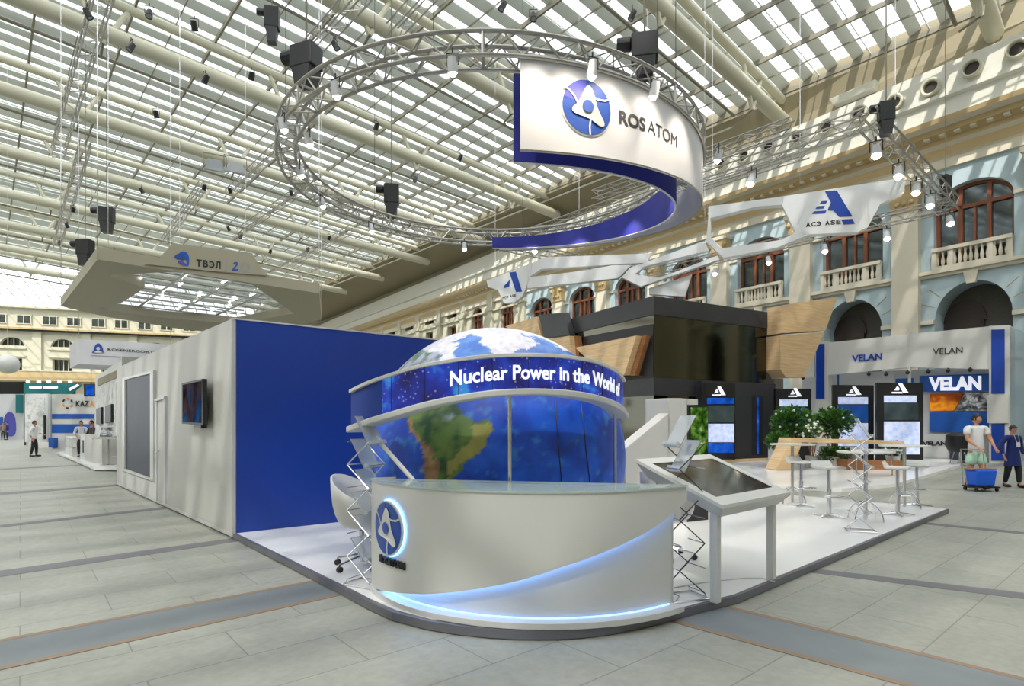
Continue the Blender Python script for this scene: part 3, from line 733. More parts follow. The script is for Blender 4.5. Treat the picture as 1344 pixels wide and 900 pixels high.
# body ends and back
pl,pr=CP(aL0,0,1.69),CP(aR-.01,0,1.60)
mb=MB(); mb.obox(Vector((pl.x,pl.y,PF+.04)),(pr-pl),Vector((.1,.45,0)).normalized()*.03,ZV*(ZT-PF-.08)); 
mb.obox(CP(aL0,PF+.04,1.69),(CP(aL0,PF+.04,1.5)-CP(aL0,PF+.04,1.69)),Vector((.02,.05,0)),ZV*.98)
mb.build('body','white',cnt,world=True)
mb=MB(); topa=[aL0+(aRR-aL0)*i/40 for i in range(41)]
mb.prism([CP(a,ZT,1.715) for a in topa],ZV*.016); mb.build('glass_top','tglass',cnt,world=True,label='greenish glass top')
mb=MB(); mb.prism([CP(a,ZT-.03,1.66) for a in topa],ZV*.02); mb.build('counter_board','white',cnt,world=True)
# LED strip tucked behind the shell's lower edge
mb=MB(); L=[]; Hs=[]
for p in lo[3:-6]:
    c=CC+(Vector((p.x,p.y,0))-CC).normalized()*1.655
    L.append(Vector((c.x,c.y,p.z+.03))); Hs.append(Vector((c.x,c.y,p.z+.045)))
mb.band(L,Hs,0,[(CC-Vector((p.x,p.y,0))).normalized()*.012 for p in L]); mb.build('light_strip','glow',cnt,world=True,label='blue glowing light strip')
mb=MB(); L=[CP(a,PF+.047,1.612) for a in angs[1:-1]]; Hh=[CP(a,PF+.056,1.612) for a in angs[1:-1]]; mb.band(L,Hh,0,[(Vector((p.x,p.y,0))-CC).normalized()*.012 for p in L]); mb.build('base_light_strip','glow2',cnt,world=True,smooth=True)
# round mark with halo
aC,zC=cyl_hit(512.5,692.5)
a1_,_=cyl_hit(495.5,692.5); a2_,_=cyl_hit(530,692.5); rx=abs(a2_-a1_)/2*RO; 
_,zt_=cyl_hit(513,662); _,zb_=cyl_hit(513,723); ry=(zt_-zb_)/2
rr=(rx+ry)/2
def fn_c(x,y,off): return CP(aC+x*rr/RO,zC+y*rr,RO+.035+off)
mb=MB(); disc(mb,lambda x,y,o:CP(aC+x*rr/RO,zC+y*rr,RO+.012),1.10,0,0); 
mb.build('logo_halo','halo',cnt,world=True,label='blue lit halo behind the round mark')
mb=MB(); n=40
ring=[(1.06*math.cos(2*PI*i/n),1.06*math.sin(2*PI*i/n)) for i in range(n)]
mb.raw([CP(aC+x*rr/RO,zC+y*rr,RO+.02) for x,y in ring]+[CP(aC+x*rr/RO,zC+y*rr,RO+.039) for x,y in ring],[(i,(i+1)%n,n+(i+1)%n,n+i) for i in range(n)],0)
atom_logo(mb,fn_c,.5); mb.build('round_logo',['white','navyl','navyl'],cnt,world=True)
A_,zA=cyl_hit(501,735); B_,zB=cyl_hit(533,739)
mb=MB(); put_text(mb,'ROSATOM',lambda x,y,o:CP(A_+(B_-A_)*x,zC-rr*1.42+y*.062,RO+.004+o),.03,0,.02); mb.build('lettering','black',cnt,world=True)
# blue lamp washing the recess (the LED strip's light)
# ---- globe
GC=Vector((-.213,7.3,1.174)); GR=1.624
glb=thing('globe','large walk-in globe printed with blue oceans and brown green land','globe',Vector((GC.x,GC.y,PF)),0)
nu,nv=360,220
def px_of(p): return (CU+F*p.x/p.y, HV-F*(p.z-EYE)/p.y)
def inpoly(x,y,P):
    c=False; j=len(P)-1
    for i in range(len(P)):
        if (P[i][1]>y)!=(P[j][1]>y) and x<(P[j][0]-P[i][0])*(y-P[i][1])/(P[j][1]-P[i][1]+1e-12)+P[i][0]: c=not c
        j=i
    return c
def q(L,ox=420,oy=420,s=3.2): return [(ox+x/s,oy+y/s) for x,y in L]
SAM=q([(362,410),(395,330),(440,250),(540,270),(575,340),(600,385),(625,420),(680,420),(720,435),(724,462),(700,500),(690,540),(650,572),(610,600),(592,632),(570,662),(545,690),(520,760),(495,860),(480,1000),(450,1000),(438,860),(430,700),(430,600),(434,545),(412,505),(382,475),(366,440)])
AND=q([(362,410),(385,425),(400,470),(440,515),(470,540),(492,600),(490,700),(470,860),(470,1000),(450,1000),(438,860),(430,700),(430,600),(434,545),(412,505),(382,475)])
EAST=q([(640,430),(724,440),(720,470),(690,540),(600,600),(560,640),(520,680),(540,600),(600,540),(640,480)])
o5=(560,420,5.17)
OC1=q([(185,135),(300,100),(380,118),(350,145),(395,170),(430,200),(450,250),(200,272),(170,225),(220,170)],*o5)
OC2=q([(640,85),(700,95),(760,120),(860,165),(1010,250),(575,250),(600,205),(690,190),(755,165),(740,140)],*o5)
WHT=q([(-190,200),(-100,130),(60,80),(300,50),(640,40),(800,110),(1000,250),(0,300),(-100,290)],*o5)
GRN=q([(-300,330),(-190,200),(-100,150),(-20,200),(100,230),(60,330),(-300,400)],*o5)
from mathutils import noise as mn
vs=[];cols=[]
for j in range(nv+1):
    ph=PI*j/nv
    for i in range(nu):
        t=2*PI*i/nu; vs.append(Vector((GR*math.sin(ph)*math.cos(t),GR*math.sin(ph)*math.sin(t),-GR*math.cos(ph))))
def mixc(a,b,t): t=max(0,min(1,t)); return tuple(a[k]*(1-t)+b[k]*t for k in range(3))
def sc3(r,g,b): return (lin(r),lin(g),lin(b))
for p in vs:
    w=p+GC; x,y=px_of(w); d=p.normalized()
    nz=mn.fractal(d*6,1,2,4); nz2=mn.fractal(d*11+Vector((3,1,7)),1,2,4); nf=mn.fractal(d*26,1,2,3)
    xo,yo=x,y; x+=nf*5; y+=nz2*4
    # does this vertex face the camera
    face=(Vector((0,0,EYE))-w).dot(d)>0
    c=mixc(sc3(18,62,172),sc3(30,98,222),.5+nz)
    if nz2>.30: c=mixc(c,sc3(60,140,215),(nz2-.30)*2)
    land=None
    if face:
        if inpoly(x,y,SAM):
            land=mixc(sc3(40,78,48),sc3(104,132,62),.5+nz2*1.3+(y-540)/160)
            if inpoly(x,y,EAST): land=mixc(land,sc3(178,164,86),.65)
            if inpoly(x,y,AND): land=mixc(sc3(142,104,68),sc3(182,150,106),.5+nf)
            if nz>.22 and y<560: land=mixc(land,sc3(150,170,165),(nz-.22)*3)
        elif y<500 and d.z>.35:
            if inpoly(x,y,OC1) or inpoly(x,y,OC2): land=mixc(sc3(58,110,200),sc3(90,140,215),.5+nz2)
            elif inpoly(x,y,GRN) : land=mixc(sc3(60,104,70),sc3(168,172,200),.45+nz2*2)
            elif inpoly(x,y,WHT) or d.z>.8: land=mixc(sc3(232,232,240),sc3(205,205,225),.5+nf)
    else:
        if mn.fractal(d*1.6+Vector((5,2,1)),1,2,5)>.12: land=mixc(sc3(60,96,48),sc3(150,130,80),.5+nz2)
        if d.z>.8: land=sc3(232,232,240)
    if land: c=land
    cols.append(c)
fs=[(j*nu+i,j*nu+(i+1)%nu,(j+1)*nu+(i+1)%nu,(j+1)*nu+i) for j in range(nv) for i in range(nu)]
# keep only what stands above the platform
zmin=PF-GC.z
mbg=MB(); mbg.raw([Vector((p.x,p.y,max(p.z,zmin)))+GC for p in vs],fs)
g=mbg.build('printed_skin','land',glb,world=True,smooth=True)
ca=g.data.color_attributes.new('paint','FLOAT_COLOR','POINT')
ca.data.foreach_set('color',[x for c in cols for x in (c[0],c[1],c[2],1.0)])
def sph(u,v):
    d=Vector(((u-CU)/F,1,(HV-v)/F)); o=Vector((0,0,EYE))-GC; A=d.dot(d); B=2*o.dot(d); Cc=o.dot(o)-GR*GR
    t=(-B-math.sqrt(max(0,B*B-4*A*Cc)))/(2*A); p=Vector((0,0,EYE))+d*t; return p+(p-GC).normalized()*.004
for L in ([(729,526),(731,560),(734,600),(738,640)],[(762,526),(766,560),(770,600),(775,640)],[(733,600),(748,584),(760,572)]):
    pts=[]
    for (a,b),(c,d) in zip(L,L[1:]): pts+=[sph(a+(c-a)*k/4,b+(d-b)*k/4) for k in range(4)]
    pts.append(sph(*L[-1])); mb=MB(); mb.path(pts,.006 if len(L)>3 else .003,6); mb.build('door_seam','dark',glb,world=True,smooth=True)
# ---- ring canopy with screens
lowpx=[(460.6,563.5),(485,554),(513.8,545),(551,534),(580,527),(607.5,521.8),(640,517),(670,514.7),(700,514),(735,515.4),(764,519),(782,523),(795,527),(806,532),(813.8,538),(818.5,546)]
uppx=[(461,514.5),(485,503),(513.8,493),(551,481.5),(580,476.5),(607.5,472),(640,468.5),(670,467),(700,466.8),(735,468.3),(764,472),(782,476),(795,481),(806,487),(813,493),(818,500)]
dep=[5.6,5.4,5.25,5.1,5.05,5.03,5.05,5.1,5.16,5.28,5.42,5.54,5.68,5.85,6.05,6.35]
Lw=[PX(u,v,Y) for (u,v),Y in zip(lowpx,dep)]; Up=[PX(u,v,Y) for (u,v),Y in zip(uppx,dep)]
def spline(L,n=5):
    out=[]
    for i in range(len(L)-1):
        p0=L[max(0,i-1)];p1=L[i];p2=L[i+1];p3=L[min(len(L)-1,i+2)]
        for j in range(n):
            t=j/n; out.append(.5*((2*p1)+(-p0+p2)*t+(2*p0-5*p1+4*p2-p3)*t*t+(-p0+3*p1-3*p2+p3)*t**3))
    return out+[L[-1]]
Lw=spline(Lw); Up=spline(Up)
can=thing('ring_canopy','curved blue screen ring reading Nuclear Power in the World over the counter','canopy',Vector((Lw[35].x,5.1,PF)),0)
def outw(i): 
    p=Lw[i]; v=Vector((p.x-GC.x,p.y-GC.y,0)); return v.normalized()
def rail(P,w_out,w_in,h0,h1,mb):
    n=len(P); vs=[]
    for i,p in enumerate(P):
        o=outw(i); vs+=[p+o*w_out+ZV*h0,p+o*w_out+ZV*h1,p-o*w_in+ZV*h1,p-o*w_in+ZV*h0]
    fs=[(4*i+k,4*i+(k+1)%4,4*i+4+(k+1)%4,4*i+4+k) for i in range(n-1) for k in range(4)]+[(0,1,2,3),(4*n-1,4*n-2,4*n-3,4*n-4)]
    mb.raw(vs,fs)
mb=MB(); rail(Lw,.06,.16,-.03,.028,mb); mb.build('lower_ring','white',can,world=True,smooth=True,bev=.01)
mb=MB(); rail(Up,.03,.12,-.012,.022,mb); mb.build('upper_ring','white',can,world=True,smooth=True,bev=.005)
n=len(Lw); i0=8
mb=MB(); mb.band([Lw[i]+ZV*.02 for i in range(i0,n)],[Up[i]-ZV*.01 for i in range(i0,n)],0,[-outw(i)*.04 for i in range(i0,n)]); mb.build('screen_band','space',can,world=True,smooth=True)
mb=MB(); mb.band([Lw[i]+ZV*.02 for i in range(0,i0+1)],[Up[i]-ZV*.01 for i in range(0,i0+1)],0,[-outw(i)*.04 for i in range(0,i0+1)]); mb.build('end_panel','blue',can,world=True,smooth=True)
for u in (513.8,557,602,645,692,730,763,790,808):
    i=min(range(n),key=lambda i:abs(px_of(Lw[i])[0]-u)); o=outw(i)
    seams=MB(); seams.tube(Lw[i]+o*.003+ZV*.02,Up[i]+o*.003-ZV*.01,.003,4); seams.build('panel_seam','black',can,world=True)
# text along the band
def curve_at(s_u,frac):
    # position along band by pixel column
    for i in range(n-1):
        a=px_of(Lw[i])[0]; b=px_of(Lw[i+1])[0]
        if a<=s_u<=b or i==n-2:
            t=(s_u-a)/(b-a+1e-9); t=max(0,min(1,t))
            A=Lw[i].lerp(Lw[i+1],t); B=Up[i].lerp(Up[i+1],t); o=outw(i).lerp(outw(i+1),t)
            return A.lerp(B,frac),o
# arc length table
arc=[0.0]
for i in range(1,n): arc.append(arc[-1]+(Vector((Lw[i].x-Lw[i-1].x,Lw[i].y-Lw[i-1].y,0))).length)
def at_len(s,frac):
    for i in range(n-1):
        if s<=arc[i+1] or i==n-2:
            t=(s-arc[i])/(arc[i+1]-arc[i]+1e-9); A=Lw[i].lerp(Lw[i+1],t); B=Up[i].lerp(Up[i+1],t); return A.lerp(B,frac),outw(i)
def arc_of_u(u):
    i=min(range(n),key=lambda i:abs(px_of(Lw[i])[0]-u)); return arc[i]
s0=arc_of_u(592); s1=arc_of_u(813)
mb=MB()
def fnb(x,y,off):
    s=s0+(s1-s0)*x; hb=.36 ; p,o=at_len(s,hb+y*.40); return p+o*(.006+off)
put_text(mb,'Nuclear Power in the World of',fnb,.022,0,.008); mb.build('lettering','letter',can,world=True)
# posts
pp=thing
def post(u,Y,name,r=.017):
    i=min(range(n),key=lambda i:abs(px_of(Lw[i])[0]-u)); p=Lw[i]-outw(i)*.07
    mb=MB(); mb.tube((p.x,p.y,PF),(p.x,p.y,p.z),r,12); mb.lathe([(.0,.012),(.06,.012),(.06,0)],16,(p.x,p.y,PF)); mb.build(name,'chrome',can,world=True,smooth=True)
post(669,5.1,'post'); post(815.5,6.1,'post')
mb=MB(); a=Lw[3]-outw(3)*.05; b=PX(546,634,5.25); d=(b-a).normalized(); b2=a+(b-a)*((a.z-(ZT+.02))/(a.z-b.z))
# the slanted strut runs on down behind the counter to the platform
e=a+(b-a)*((a.z-PF)/(a.z-b.z))
e=Vector((b.x+.05,5.5,PF)); m_=b
mb.tube(a,m_,.022,10); mb.tube(m_,e,.022,10); mb.build('slanted_strut','white',can,world=True,smooth=True)
# ---- overhead ring truss
RC=Vector((-.35,10.49,0)); RT=3.66; SQ=.29; ZR=EYE+4.67
ring=thing('ring_truss','large circular lighting truss hanging above the globe stand','truss',RC+ZV*(ZR-SQ),0)
def RPt(a,r,z): return Vector((RC.x+r*math.cos(a),RC.y+r*math.sin(a),z))
for nm,r,z in (('outer_upper_tube',RT,ZR),('outer_lower_tube',RT,ZR-SQ),('inner_upper_tube',RT-SQ,ZR),('inner_lower_tube',RT-SQ,ZR-SQ)):
    mb=MB(); mb.path([RPt(2*PI*i/120,r,z) for i in range(120)],.026,8,closed=True); mb.build(nm,'alu',ring,world=True,smooth=True)
mb=MB(); K=96
for i in range(K):
    a=2*PI*i/K; b=2*PI*(i+1)/K; f=i%2
    za,zb=(ZR,ZR-SQ) if f else (ZR-SQ,ZR)
    mb.tube(RPt(a,RT,za),RPt(b,RT,zb),.011,5,cap=False); mb.tube(RPt(a,RT-SQ,za),RPt(b,RT-SQ,zb),.011,5,cap=False)
    ra,rb=(RT,RT-SQ) if f else (RT-SQ,RT)
    mb.tube(RPt(a,ra,ZR),RPt(b,rb,ZR),.011,5,cap=False); mb.tube(RPt(a,ra,ZR-SQ),RPt(b,rb,ZR-SQ),.011,5,cap=False)
mb.build('lacing','alu',ring,world=True,smooth=True)
for i in range(0,K,12):
    a=2*PI*i/K; mb=MB()
    for z in (ZR,ZR-SQ): mb.tube(RPt(a,RT,z),RPt(a,RT-SQ,z),.02,6)
    for r in (RT,RT-SQ): mb.tube(RPt(a,r,ZR),RPt(a,r,ZR-SQ),.02,6)
    mb.build('joint_frame','alu',ring,world=True,smooth=True)
# hanging cables
for i in range(6):
    mb=MB(); a=math.radians(20+60*i); p=RPt(a,RT-SQ/2,ZR); mb.tube(p,(p.x,p.y,21.8),.006,4)
    mb.build('hanging_cable','black',ring,world=True)
# banner
def zbot(y): return EYE+3.30+.134*(y-7.0)
ZB=EYE+4.44
def arcpts(r,a0,a1,n=90): return [a0+(a1-a0)*i/n for i in range(n+1)]
def ang_at(u,r,near=True):
    k=(u-CU)/F; A=k*k+1; B=-2*(k*RC.x+RC.y); D=RC.x**2+RC.y**2-r*r
    q_=math.sqrt(max(0,B*B-4*A*D)); y=(-B-q_)/(2*A) if near else (-B+q_)/(2*A); return math.atan2(y-RC.y,k*y-RC.x)
ban=thing('curved_banner','half ring banner, white outside and blue inside, hanging from the circular truss','banner',RC+ZV*(EYE+3.6),0)
WR=3.64; BR=3.22
aw0=ang_at(683,WR); aw1=ang_at(655,WR,False)
ab0=ang_at(674,BR); ab1=ang_at(646,BR,False)
mb=MB(); A=arcpts(WR,aw0,aw1); L=[RPt(a,WR,0) for a in A]; 
mb.band([Vector((p.x,p.y,zbot(p.y))) for p in L],[Vector((p.x,p.y,ZB)) for p in L],0,[(RC-Vector((p.x,p.y,0))).normalized()*.03 for p in L]); mb.build('white_band','banner',ban,world=True,smooth=True)
mb=MB(); A=arcpts(BR,ab0,ab1); L=[RPt(a,BR,0) for a in A]
mb.band([Vector((p.x,p.y,zbot(p.y)-.02)) for p in L],[Vector((p.x,p.y,ZB)) for p in L],0,[(RC-Vector((p.x,p.y,0))).normalized()*.03 for p in L]); mb.build('blue_band','navy',ban,world=True,smooth=True)
mb=MB(); mb.path([RPt(a,BR-.015,zbot(RPt(a,BR,0).y)-.025) for a in A],.016,6); mb.build('blue_band_hem','white',ban,world=True,smooth=True)
mb=MB(); A=arcpts(WR,aw0,aw1); mb.path([RPt(a,WR-.015,zbot(RPt(a,WR,0).y)-.005) for a in A],.016,6)
for a in A[::9]: mb.tube(RPt(a,WR-.015,ZB),RPt(a,BR-.015,ZB),.012,5); mb.tube(RPt(a,WR-.015,ZB-.02),RPt(a,WR-.015,ZR-SQ),.012,5)
mb.build('banner_frame','alu',ban,world=True,smooth=True)
def bh(u,v,R=WR):
    a=ang_at(u,R); p=RPt(a,R,0); return a,EYE+(HV-v)/F*p.y
ac,zc=bh(770.5,141.5); al,_=bh(739,141); ar,_=bh(802.5,141); rx=(ar-al)/2*WR; _,z1=bh(770,107); _,z2=bh(770,177); ry=(z1-z2)/2; rr_=(rx+ry)/2
mb=MB(); atom_logo(mb,lambda x,y,o:RPt(ac+x*rr_/WR,WR+.004+o,zc+y*rr_),1.0); mb.build('round_logo',['white','navyl','violet'],ban,world=True)
mb=MB()
def seg_text(body,u0,v0,u1,v1,h,bold):
    a0,z0=bh(u0,v0); a1,z1=bh(u1,v1); _,zz=bh(u0,v0-h); hh=zz-z0; zb_=(z0+z1)/2
    put_text(mb,body,lambda x,y,o:RPt(a0+(a1-a0)*x,WR+.006+o,z0+(z1-z0)*x+y*hh),bold)
seg_text('ROS',812,161.5,847,172.5,17.5,.035)
seg_text('ATOM',849.5,173.5,888,194,17.8,.0)
mb.build('lettering','ink',ban,world=True)
# ================================================================ FURNITURE ON THE PLATFORM
GP=lambda u,v:GZ(u,v,PF)
# ---- tilted touch table (stand frame: local x along D2, y along D1)
P0=AB(4.59,2.44)
tt=thing('touch_table','white display table with large tilted dark screen on four legs','table',Vector((P0.x,P0.y,PF)),TH)
LX,LY=1.10,.60
for (x,y) in ((0,0),(LX,0),(0,LY),(LX,LY)):
    h=.86+(.22 if y else 0)
    mb=MB(); mb.box(x-.035,x+.035,y-.035,y+.035,0,h-.08); mb.build('leg','white',tt,bev=.006)
def tz(y): return .855+(y+.12)*.40
x0,x1,y0,y1=-.13,LX+.13,-.13,LY+.12
mb=MB()
T=lambda x,y,dz=0:(x,y,tz(y)+dz)
xi0,xi1,yi0,yi1=x0+.12,x1-.12,y0+.12,y1-.1
xb0,xb1,yb0,yb1=x0+.1,x1-.1,y0+.08,y1-.06
mb.raw([T(x0,y0),T(x1,y0),T(x1,y1),T(x0,y1),T(xi0,yi0),T(xi1,yi0),T(xi1,yi1),T(xi0,yi1),
        T(x0,y0,-.03),T(x1,y0,-.03),T(x1,y1,-.03),T(x0,y1,-.03),T(xb0,yb0,-.15),T(xb1,yb0,-.15),T(xb1,yb1,-.15),T(xb0,yb1,-.15)],
       [(0,1,5,4),(1,2,6,5),(2,3,7,6),(3,0,4,7),(0,8,9,1),(1,9,10,2),(2,10,11,3),(3,11,8,0),(8,12,13,9),(9,13,14,10),(10,14,15,11),(11,15,12,8),(12,15,14,13)])
mb.build('tilted_top','white',tt)
mb=MB(); mb.prism([T(xi0,yi0,-.012),T(xi1,yi0,-.012),T(xi1,yi1,-.012),T(xi0,yi1,-.012)],Vector((0,0,.008))); mb.build('screen','scrglass',tt,label='dark glossy screen')
# cable on the floor under it
mb=MB(); mb.path([AB(4.7,2.9,PF+.008),AB(5.1,2.8,PF+.008),AB(5.5,2.62,PF+.008),AB(5.62,2.5,PF+.008),AB(5.58,2.36,PF+.008)],.007,6); tag(mb.build('cable','white',smooth=True,origin=AB(5.1,2.8,PF)),'white cable lying on the platform under the touch table','cable')
# ---- zigzag brochure stands
def zigzag(loc,rz,label,trays=True,sgn=1):
    t=thing('brochure_stand',label,'brochure stand',loc,rz,'folding zigzag brochure stands')
    W=.23; Hs=.215; D=.13; N=6; z0=.06
    for sx in (-W/2,W/2):
        f=MB()
        for k in range(N):
            za,zb=z0+Hs*k,z0+Hs*(k+1); s=1 if k%2 else -1
            g_=1 if sx>0 else -1
            f.tube((sx,-D*s*g_,za),(sx,D*s*g_,zb),.0065 if sgn<0 else .0055,6)
        f.build('scissor_frame','chrome' if sgn<0 else 'dark',t,smooth=True)
    for k in range(N+1):
        for s in (-1,1): c=MB(); c.tube((-W/2,D*s,z0+Hs*k),(W/2,D*s,z0+Hs*k),.005,6); c.build('cross_rod','chrome',t,smooth=True)
    b=MB(); b.path([(-W/2-.01,-.19,.012),(-W/2-.01,.17,.012),(W/2+.01,.17,.012),(W/2+.01,-.19,.012)],.009,6,closed=True)
    for sx in (-W/2,W/2): b.tube((sx,-D,z0),(sx,-.17,.012),.006,6); b.tube((sx,D,z0),(sx,.15,.012),.006,6)
    b.build('base_frame','chrome',t,smooth=True)
    for k in range(1,N+1,1):
        if k in (2,4) and sgn>0: continue
        s=1 if k%2 else -1
        if sgn>0 and k<5 and s>0: continue
        tr=MB(); y=D*s*.2; zb=z0+Hs*k-.03
        up=.27 if k>=5 else .2
        A=Vector((-W/2+.01,y-.10,zb)); ex=Vector((W-.02,0,0)); ey=Vector((0,.17,up))
        tr.obox(A,ex,ey,Vector((0,-.004,.003))); tr.obox(A+Vector((0,-.004,.0)),ex,ey*.12,Vector((0,-.035,.02)))
        tray=tr.build('literature_tray','acry',t)
        fr=MB(); fr.path([A,A+ex,A+ex+ey,A+ey],.005,5,closed=True); fr.build('tray_rim','chrome',tray,smooth=True)
    return t
zigzag(Vector((1.50,5.02,PF)),math.radians(-70),'tall zigzag wire brochure stand standing at right end of white counter')
zigzag(Vector((-1.38,5.45,PF)),math.radians(62),'zigzag brochure stand with trays at counter\'s left end beside the chair',sgn=-1)
zigzag(Vector((4.93,8.15,PF)),math.radians(70),'zigzag brochure stand out by the bar stools near platform edge',sgn=-1)
# ---- swivel tulip chair
def tulip(loc,rz,label,fullbase=True):
    t=thing('swivel_chair',label,'chair',loc,rz)
    mb=MB(); n=28; rows=[]
    # shell: low seat bowl rising to a high back; local +y is the back
    ths=[]
    for j in range(8):
        f=j/7.0; row=[]
        for i in range(n):
            a=2*PI*i/n; back=.5+.5*math.sin(a)
            top=.26+.30*back**1.3
            r=(.09+.215*math.sin(f*PI/2)**.8)
            z=.42+top*f**2.2
            row.append(Vector((r*math.cos(a)*1.03,r*math.sin(a)*.95+.03*f*back,z)))
        rows.append(row)
    vs=[p for r in rows for p in r]; fs=[(j*n+i,j*n+(i+1)%n,(j+1)*n+(i+1)%n,(j+1)*n+i) for j in range(7) for i in range(n)]+[tuple(range(n))]
    mb.raw(vs,fs); o=mb.build('shell_seat','white',t,smooth=True); s=o.modifiers.new('thickness','SOLIDIFY'); s.thickness=.022; s.offset=-1
    cu=MB(); cu.lathe([(0,.50),(.17,.50),(.205,.475),(.18,.445),(0,.44)],24); cu.build('seat_cushion','lgrey',t,smooth=True)
    c=MB(); c.tube((0,0,.10),(0,0,.42),.025,12); c.tube((0,0,.06),(0,0,.22),.036,12); c.build('column','chrome',t,smooth=True)
    for k in range(5):
        a=2*PI*k/5+.3; d=Vector((math.cos(a),math.sin(a),0))
        l=MB(); l.tube(Vector((0,0,.12))+d*.02,Vector((0,0,.075))+d*.29,.018,8,r2=.012); leg=l.build('base_arm','chrome',t,smooth=True)
        w=MB(); sd=Vector((-d.y,d.x,0)); w.tube(d*.29+ZV*.03-sd*.02,d*.29+ZV*.03+sd*.02,.03,14); w.tube(d*.29+ZV*.03,d*.29+ZV*.08,.008,6); w.build('castor','black',leg,smooth=True)
    return t
tulip(Vector((-1.60,6.12,PF)),math.radians(75),'white shell swivel chair on castors left of the counter')
tulip(Vector((-.88,5.52,PF)),math.radians(200),'white swivel chair hidden behind counter with only its rounded back showing')
tulip(Vector((1.78,6.55,PF)),math.radians(100),'white swivel chair behind counter\'s right end near the touch table')
# ---- white kiosk wall with sloping fin
KY=8.6
kv=VPl(uy(820,8.3),uy(915,9.0))
ks=thing('display_kiosk','white freestanding post with sloping fin wall right of the globe','kiosk',Vector((*kv.px(885,600).xy,PF)),0)
def kpts(L): return [kv.px(u,v) for u,v in L]
def kz(u,z=PF): p=kv.px(u,600); return Vector((p.x,p.y,z))
b0=kz(821);b1=kz(879)
mb=MB(); mb.prism([b0,b1,kv.px(879,540.5),kv.px(821,588)],-kv.n*.22); mb.build('sloping_fin','white',ks,world=True,bev=.01)
mb=MB(); mb.prism([kz(877),kz(896),kv.px(896,522.5),kv.px(877,522.5)],-kv.n*.5); 
mb.prism([kz(896),kz(902),kv.px(902,523),kv.px(896,523)],-kv.n*.5); mb.build('post','white',ks,world=True,bev=.01)
mb=MB(); mb.prism([kv.px(900,523),kv.px(916,524),kv.px(916,531),kv.px(900,531)],-kv.n*.5); mb.prism([kz(902.2),kz(904.5),kv.px(904.5,531),kv.px(902.2,531)],-kv.n*.5,1); mb.build('cap_bracket',['white','dark'],ks,world=True)
mb=MB(); mb.prism([kz(905),kz(929.5),kv.px(929.5,532),kv.px(905,532)],-kv.n*.06); scp=mb.build('side_screen','black',ks,world=True)
mb=MB(); mb.prism([kv.px(906.5,660),kv.px(928.5,660),kv.px(928.5,534.5),kv.px(906.5,534.5)],kv.n*.006); mb.build('plant_reflection','refl_green',scp,world=True,label='dark panel with painted reflection of green plants')  # reflection of the plants, painted on as a green noise print
# ---- bar tables and stools
def bar_table(u,vb,vt,label,rz=0,w=.80,sq=False,group='white bar tables'):
    p=GP(u,vb); h=EYE-PF-(vt-HV)/F*p.y
    t=thing('bar_table',label,'table',p,rz)
    mb=MB()
    if sq: mb.box(-w/2,w/2,-.3,.3,h-.03,h)
    else: mb.lathe([(0,h-.028),(w/2-.02,h-.028),(w/2,h-.014),(w/2-.004,h),(0,h)],36)
    mb.build('table_top','white',t,smooth=not sq)
    mb=MB(); mb.tube((0,0,.03),(0,0,h-.028),.028,14); mb.lathe([(0,h-.05),(.13,h-.03),(.13,h-.028),(0,h-.028)],16); mb.build('column','chrome',t,smooth=True)
    for k in range(2):
        mb=MB(); a=k*PI/2+.5
        mb.path([(math.cos(a)*.27*math.cos(s_),math.sin(a)*.27*math.cos(s_),.015+.30*math.sin(s_)) for s_ in [PI*i/20 for i in range(21)]],.010,6); mb.build('hoop_foot','chrome',t,smooth=True)
    return t
def stool(u,vb,vs_,label,rz=0):
    p=GP(u,vb); h=EYE-PF-(vs_-HV)/F*p.y
    t=thing('bar_stool',label,'stool',p,rz)
    mb=MB(); n=20
    pts=[(-.19,-.17),(.19,-.17),(.19,.17),(-.19,.17)]
    mb.box(-.19,.19,-.17,.15,h-.035,h); mb.hexa([(-.19,.15,h-.035),(.19,.15,h-.035),(.19,.18,h-.02),(-.19,.18,h-.02),(-.19,.13,h),(.19,.13,h),(.19,.20,h+.09),(-.19,.20,h+.09)])
    mb.build('seat','white',t,bev=.012)
    mb=MB(); mb.tube((0,0,.02),(0,0,h-.03),.026,12); mb.tube((0,0,.02),(0,0,h*.55),.036,12); mb.build('column','chrome',t,smooth=True)
    mb=MB(); mb.path([(-.0,-.03,h*.42),(-.14,-.06,h*.42),(-.14,-.2,h*.42),(.14,-.2,h*.42),(.14,-.06,h*.42),(0,-.03,h*.42)],.01,6); mb.build('footrest','chrome',t,smooth=True)
    for k in range(4):
        a=k*PI/2+.4; d=Vector((math.cos(a),math.sin(a),0)); mb=MB(); mb.tube(ZV*.04+d*.02,ZV*.015+d*.25,.022,8,r2=.014); mb.build('base_arm','chrome',t,smooth=True)
    return t
bar_table(1040,661,582,'round white bar table left of the others, nearest the charcoal pavilion')
bar_table(1136,684,592,'round white bar table behind the freestanding zigzag brochure stand')
bar_table(1187,667,584,'round white bar table at the platform\'s far right end')
stool(1051.5,664,605,'white bar stool in front of the left bar table',.4)
stool(1088,678,612,'white bar stool standing alone between left and middle bar tables',.2)
stool(1178,676,612,'white bar stool just left of the far right bar table',.9)
stool(1203,664,610,'white bar stool turned away at the far right platform corner',-.7)
